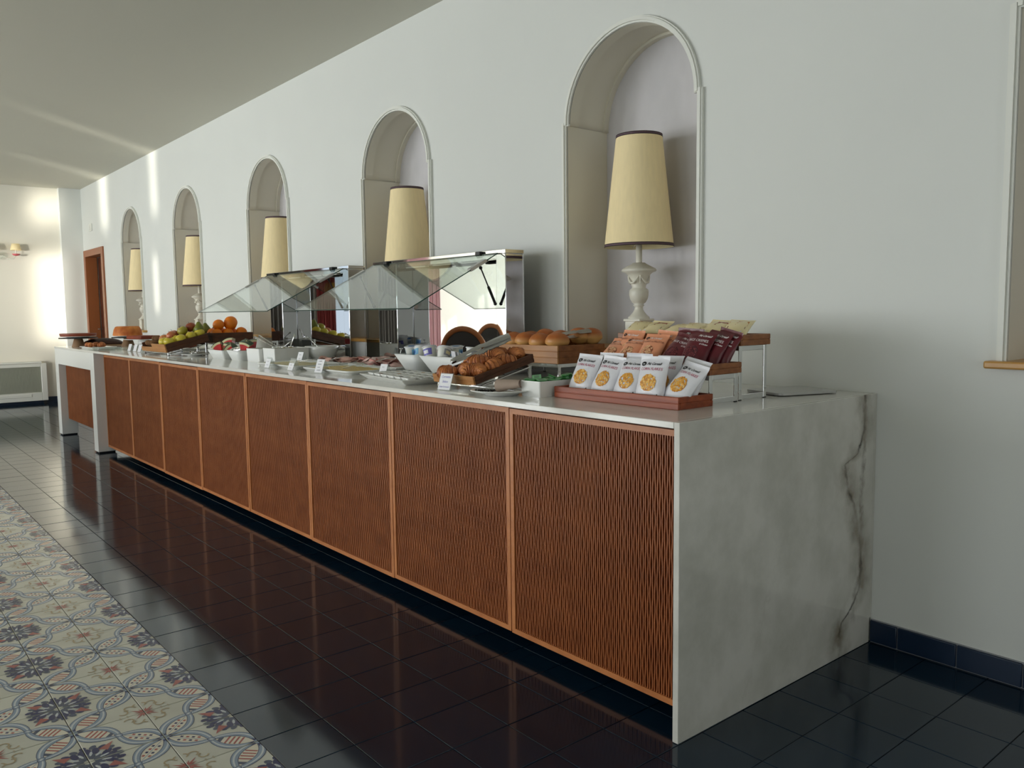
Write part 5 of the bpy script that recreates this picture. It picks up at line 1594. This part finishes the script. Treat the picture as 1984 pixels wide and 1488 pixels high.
m = MB(); m.rings([[(r * (1 + .012 * math.cos(8 * 2 * PI * j / n)) * math.cos(2 * PI * j / n), r * (1 + .012 * math.cos(8 * 2 * PI * j / n)) * math.sin(2 * PI * j / n), z) for j in range(n)] for r, z in prof], 0, True)
rc = tag(m.build('ring_cake', 'sponge', None, (-7.36, .540, H + .1035)), 'tall golden brown ring cake on the cake stand before the farthest lamp', 'cake')
plate('white plate under the slab of brown cake, right of the ring cake', (-7.05, .60, H), .135)
m = MB(); m.lathe([(0, 0), (.050, 0), (.048, .055), (0, .055)], 24); tag(m.build('upturned_bowl', 'porcelain', None, (-7.05, .60, H + .0132)), 'white upturned bowl raising the brown cake slab right of the ring cake', 'bowl')
m = MB(); m.cbox(-.13, .13, -.10, .10, 0, .034, .008, seg=2); m.cbox(-.15, .15, -.12, .12, -.006, 0, .002, mi=1)
tag(m.build('cake_slab', ['sponge_dark', 'porcelain'], None, (-7.05, .60, H + .0745), (0, 0, R(15))), 'dark brown slab of cake right of the ring cake', 'cake')
m = MB()
def fnl(d): return 1 + .05 * noise.noise(d * 3)
m.ball(1, 26, 14, fn=fnl, sc=(.062, .19, .052)); m.v = [(x, y, max(z, -.012) + .012) for x, y, z in m.v]
tag(m.build('chocolate_loaf', 'chocolate', None, (-7.74, .40, H + .0135), (0, 0, R(4))), 'long dark chocolate loaf between the two cake stands', 'loaf')
m = MB(); m.prism(rrect(-.066, .066, -.22, .22, .02), 0, .0132)
tag(m.build('loaf_board', 'cone_wood', None, (-7.74, .40, H), (0, 0, R(4))), 'wooden board under the dark chocolate loaf', 'board')
platter('white tray of small pastries in front of the chocolate loaf', -7.26, -6.80, .075, .300, .02, .018)
for k, (x, y, rz) in enumerate(((-7.20, .14, 30), (-7.13, .19, 100), (-7.06, .13, 170), (-7.00, .21, 60), (-7.12, .24, 210))):
    o = link('croissant', CR[k % 3], None, (x, y, H + .009), (0, 0, R(rz))); o.scale = (.72, .72, .85)
    tag(o, 'small golden pastry on the far white tray, ' + ('leftmost', 'second from the left', 'third from the left', 'rightmost', 'at the back of the tray')[k], 'pastry', 'small pastries on the far tray')
box_bowl('clear_tray', 'clear glass tray right of the small pastries', 'tray', .30, .20, .022, (-6.60, .14, H), R(4), .0, mt='clear_glass')
box_bowl('clear_tray', 'clear glass tray behind the three white cards', 'tray', .34, .22, .020, (-6.42, .36, H), R(4), .0, mt='clear_glass')
platter('white tray of orange brown pastry slices behind the three white cards', -6.45, -5.75, .52, .79, .02, .018)
m = MB()
for k in range(6):
    T = Matrix.Translation((.045 * k, 0, .03)) @ Matrix.Rotation(R(35), 4, 'Y'); m.cbox(-.008, .008, -.05, .05, -.03, .035, .006, T=T)
pc = MB(); pc.cbox(-.010, .010, -.055, .055, -.034, .034, .007, seg=2); pme = pc.mesh('cake_slice', 'sponge'); pme2 = MB().cbox(-.010, .010, -.055, .055, -.034, .034, .007, seg=2).mesh('cake_slice', 'sponge_dark')
for k in range(10):
    tag(link('cake_slice', pme if k % 3 else pme2, None, (-6.36 + .058 * k, .65 + .01 * (k % 2), H + .050), (0, R(38), R(8))), 'leaning plum cake slice behind the white cards, %s in its row' % (('leftmost', 'second from the left', 'third from the left', 'fourth from the left', 'fifth from the left', 'fifth from the right', 'fourth from the right', 'third from the right', 'second from the right', 'rightmost')[k]), 'cake slice', 'row of leaning cake slices')
# clear domed cover over the slices
m = MB()
rows = []
for k in range(9):
    a = PI * k / 16
    rows.append([(x * math.cos(a) ** .35 if k < 8 else x * .2, y * math.cos(a) ** .5 if k < 8 else y * .1, .13 * math.sin(a)) for x, y in rrect(-.33, .33, -.13, .13, .08, 6)])
m.rings(rows, 0, True, False, True)
tag(m.build('glass_cover', 'clear_glass', None, (-6.10, .655, H + .019)), 'clear domed cover over the row of cake slices', 'cover')

# ------------------------------------------------------------------ end wall: twin sconce and radiator cover
t = thing('wall_sconce', 'small glass wall sconce with cream shades and a pink drip dish on the end wall', 'sconce', (XL, .12, 2.03))
m = MB(); m.lathe([(0, .025), (.03, .022), (.05, .008), (.055, 0)], 20, T=Matrix.Rotation(PI / 2, 4, 'Y')); m.build('backplate', 'clear_glass', t)
for sy in (-.135, .135):
    m = MB(); m.tube([(.02, 0, 0), (.05, sy * .3, -.045), (.09, sy * .8, -.045), (.10, sy, .0)], .006, 8); ar = m.build('arm', 'clear_glass', t)
    m = MB(); m.lathe([(.004, -.006), (.03, .0), (.052, .022), (.050, .024), (.028, .006), (0, .004)], 20, T=Matrix.Translation((.10, sy, .0))); m.build('drip_dish', 'sconce_red', ar)
    m = MB(); m.lathe([(.008, .006), (.008, .08)], 10, T=Matrix.Translation((.10, sy, .0)), cap1=True); m.build('candle', 'plastic_white', ar)
    m = MB(); m.lathe([(.066, .072), (.048, .158), (.047, .158), (.065, .072)], 24, T=Matrix.Translation((.10, sy, .0))); sh = m.build('shade', 'shade_cloth', ar)
t = thing('radiator_cover', 'low cream radiator cover with a pale grille on the end wall', 'radiator cover', (XL, -.45, .042))
RX = .10; y0, y1 = -.95, .985
m = MB()
m.cbox(0.0005, RX, y0, y0 + .07, 0, .52, .004); m.cbox(0.0005, RX, y1 - .07, y1, 0, .52, .004)
m.cbox(.0005, RX, y0 + .071, y1 - .071, 0, .115, .004); m.cbox(.0005, RX, y0 + .071, y1 - .071, .47, .52, .004)
m.cbox(RX - .002, RX + .006, y0 + .12, y1 - .2, .055, .095, .003)
m.build('casing', 'plastic_white', t)
m = MB(); m.cbox(.0005, RX + .02, y0 - .01, y1 - .06, .5205, .545, .004); m.build('top_board', 'plastic_white', t)
m = MB(); m.box(RX - .045, RX - .040, y0 + .071, y1 - .071, .116, .469); bkp = m.build('backing', 'grille', t)
m = MB()
y = y0 + .075
while y < y1 - .075:
    m.box(RX - .030, RX - .022, y, y + .006, .116, .469); y += .016
o = m.build('grille_bars', 'grille', t); o['kind'] = 'stuff'
f = MB(); f.box(.01, RX - .01, y0 + .02, y0 + .05, -.042, 0); f.box(.01, RX - .01, y1 - .05, y1 - .02, -.042, 0); f.build('foot', 'rubber', t)

# ------------------------------------------------------------------ dining chairs and table across the aisle (seen in the mirrors)
def make_chair():
    t = thing('dining_chair', '', 'chair', (0, 0, 0), (0, 0, 0), 'round backed chairs across the aisle')
    m = MB(); m.prism(rrect(-.23, .23, -.22, .22, .08), .43, .475); m.build('seat', 'chair_pad', t)
    for sx in (-1, 1):
        m = MB(); m.tube([(sx * .20, -.19, .43), (sx * .21, -.20, 0)], [.022, .016], 8); m.build('leg', 'chair_wood', t)
        m = MB(); m.tube([(sx * .19, .19, .43), (sx * .20, .24, 0)], [.022, .016], 8); m.build('leg', 'chair_wood', t)
        m = MB(); m.tube([(sx * .17, .20, .43), (sx * .20, .25, .64)], [.02, .02], 8); m.build('back_post', 'chair_wood', t)
    T = Matrix.Translation((0, .27, .765)) @ Matrix.Rotation(R(98), 4, 'X')
    pad = MB(); pad.lathe([(0, -.025), (.20, -.022), (.215, 0), (.20, .022), (0, .025)], 36, sx=1.05, sy=1.08, T=T); pad.build('backrest', 'chair_pad', t)
    n = 40; rows = []
    for k in range(n + 1):
        a = 2 * PI * k / n
        rows.append([tuple(T @ Vector(((.235 + .028 * math.cos(b)) * 1.05 * math.cos(a), (.235 + .028 * math.cos(b)) * 1.08 * math.sin(a), .026 * math.sin(b)))) for b in [2 * PI * q / 10 for q in range(10)]])
    rm = MB(); rm.rings(rows, 0, True, False, False); rm.build('back_frame', 'chair_wood', t)
    return t
ch = make_chair()
chl = [((-5.69, -1.48, 0), 148, 'round backed chair across the aisle, largest in the mirror of the near food guard'), ((-6.96, -2.80, 0), 165, 'round backed chair across the aisle, second in the mirror of the near food guard'), ((-7.95, -3.75, 0), 190, 'round backed chair across the aisle, smallest in the mirror of the near food guard')]
for k, (l, a, lb) in enumerate(chl):
    if k == 0: ch.location = l; ch.rotation_euler = (0, 0, R(a)); ch['label'] = lb
    else: dup(ch, l, (0, 0, R(a)), lb)
t = thing('dining_table', 'round dining table under a pale cloth across the aisle, beside the round backed chairs', 'table', (-6.75, -1.95, 0))
m = MB(); m.lathe([(0, .745), (.55, .745), (.556, .735), (.57, .50)], 40); m.build('tablecloth', 'table_cloth', t)
m = MB(); m.lathe([(.25, 0), (.25, .02), (.05, .05), (.05, .70), (.3, .735)], 24, cap0=True, cap1=True); m.build('pedestal', 'chair_wood', t)
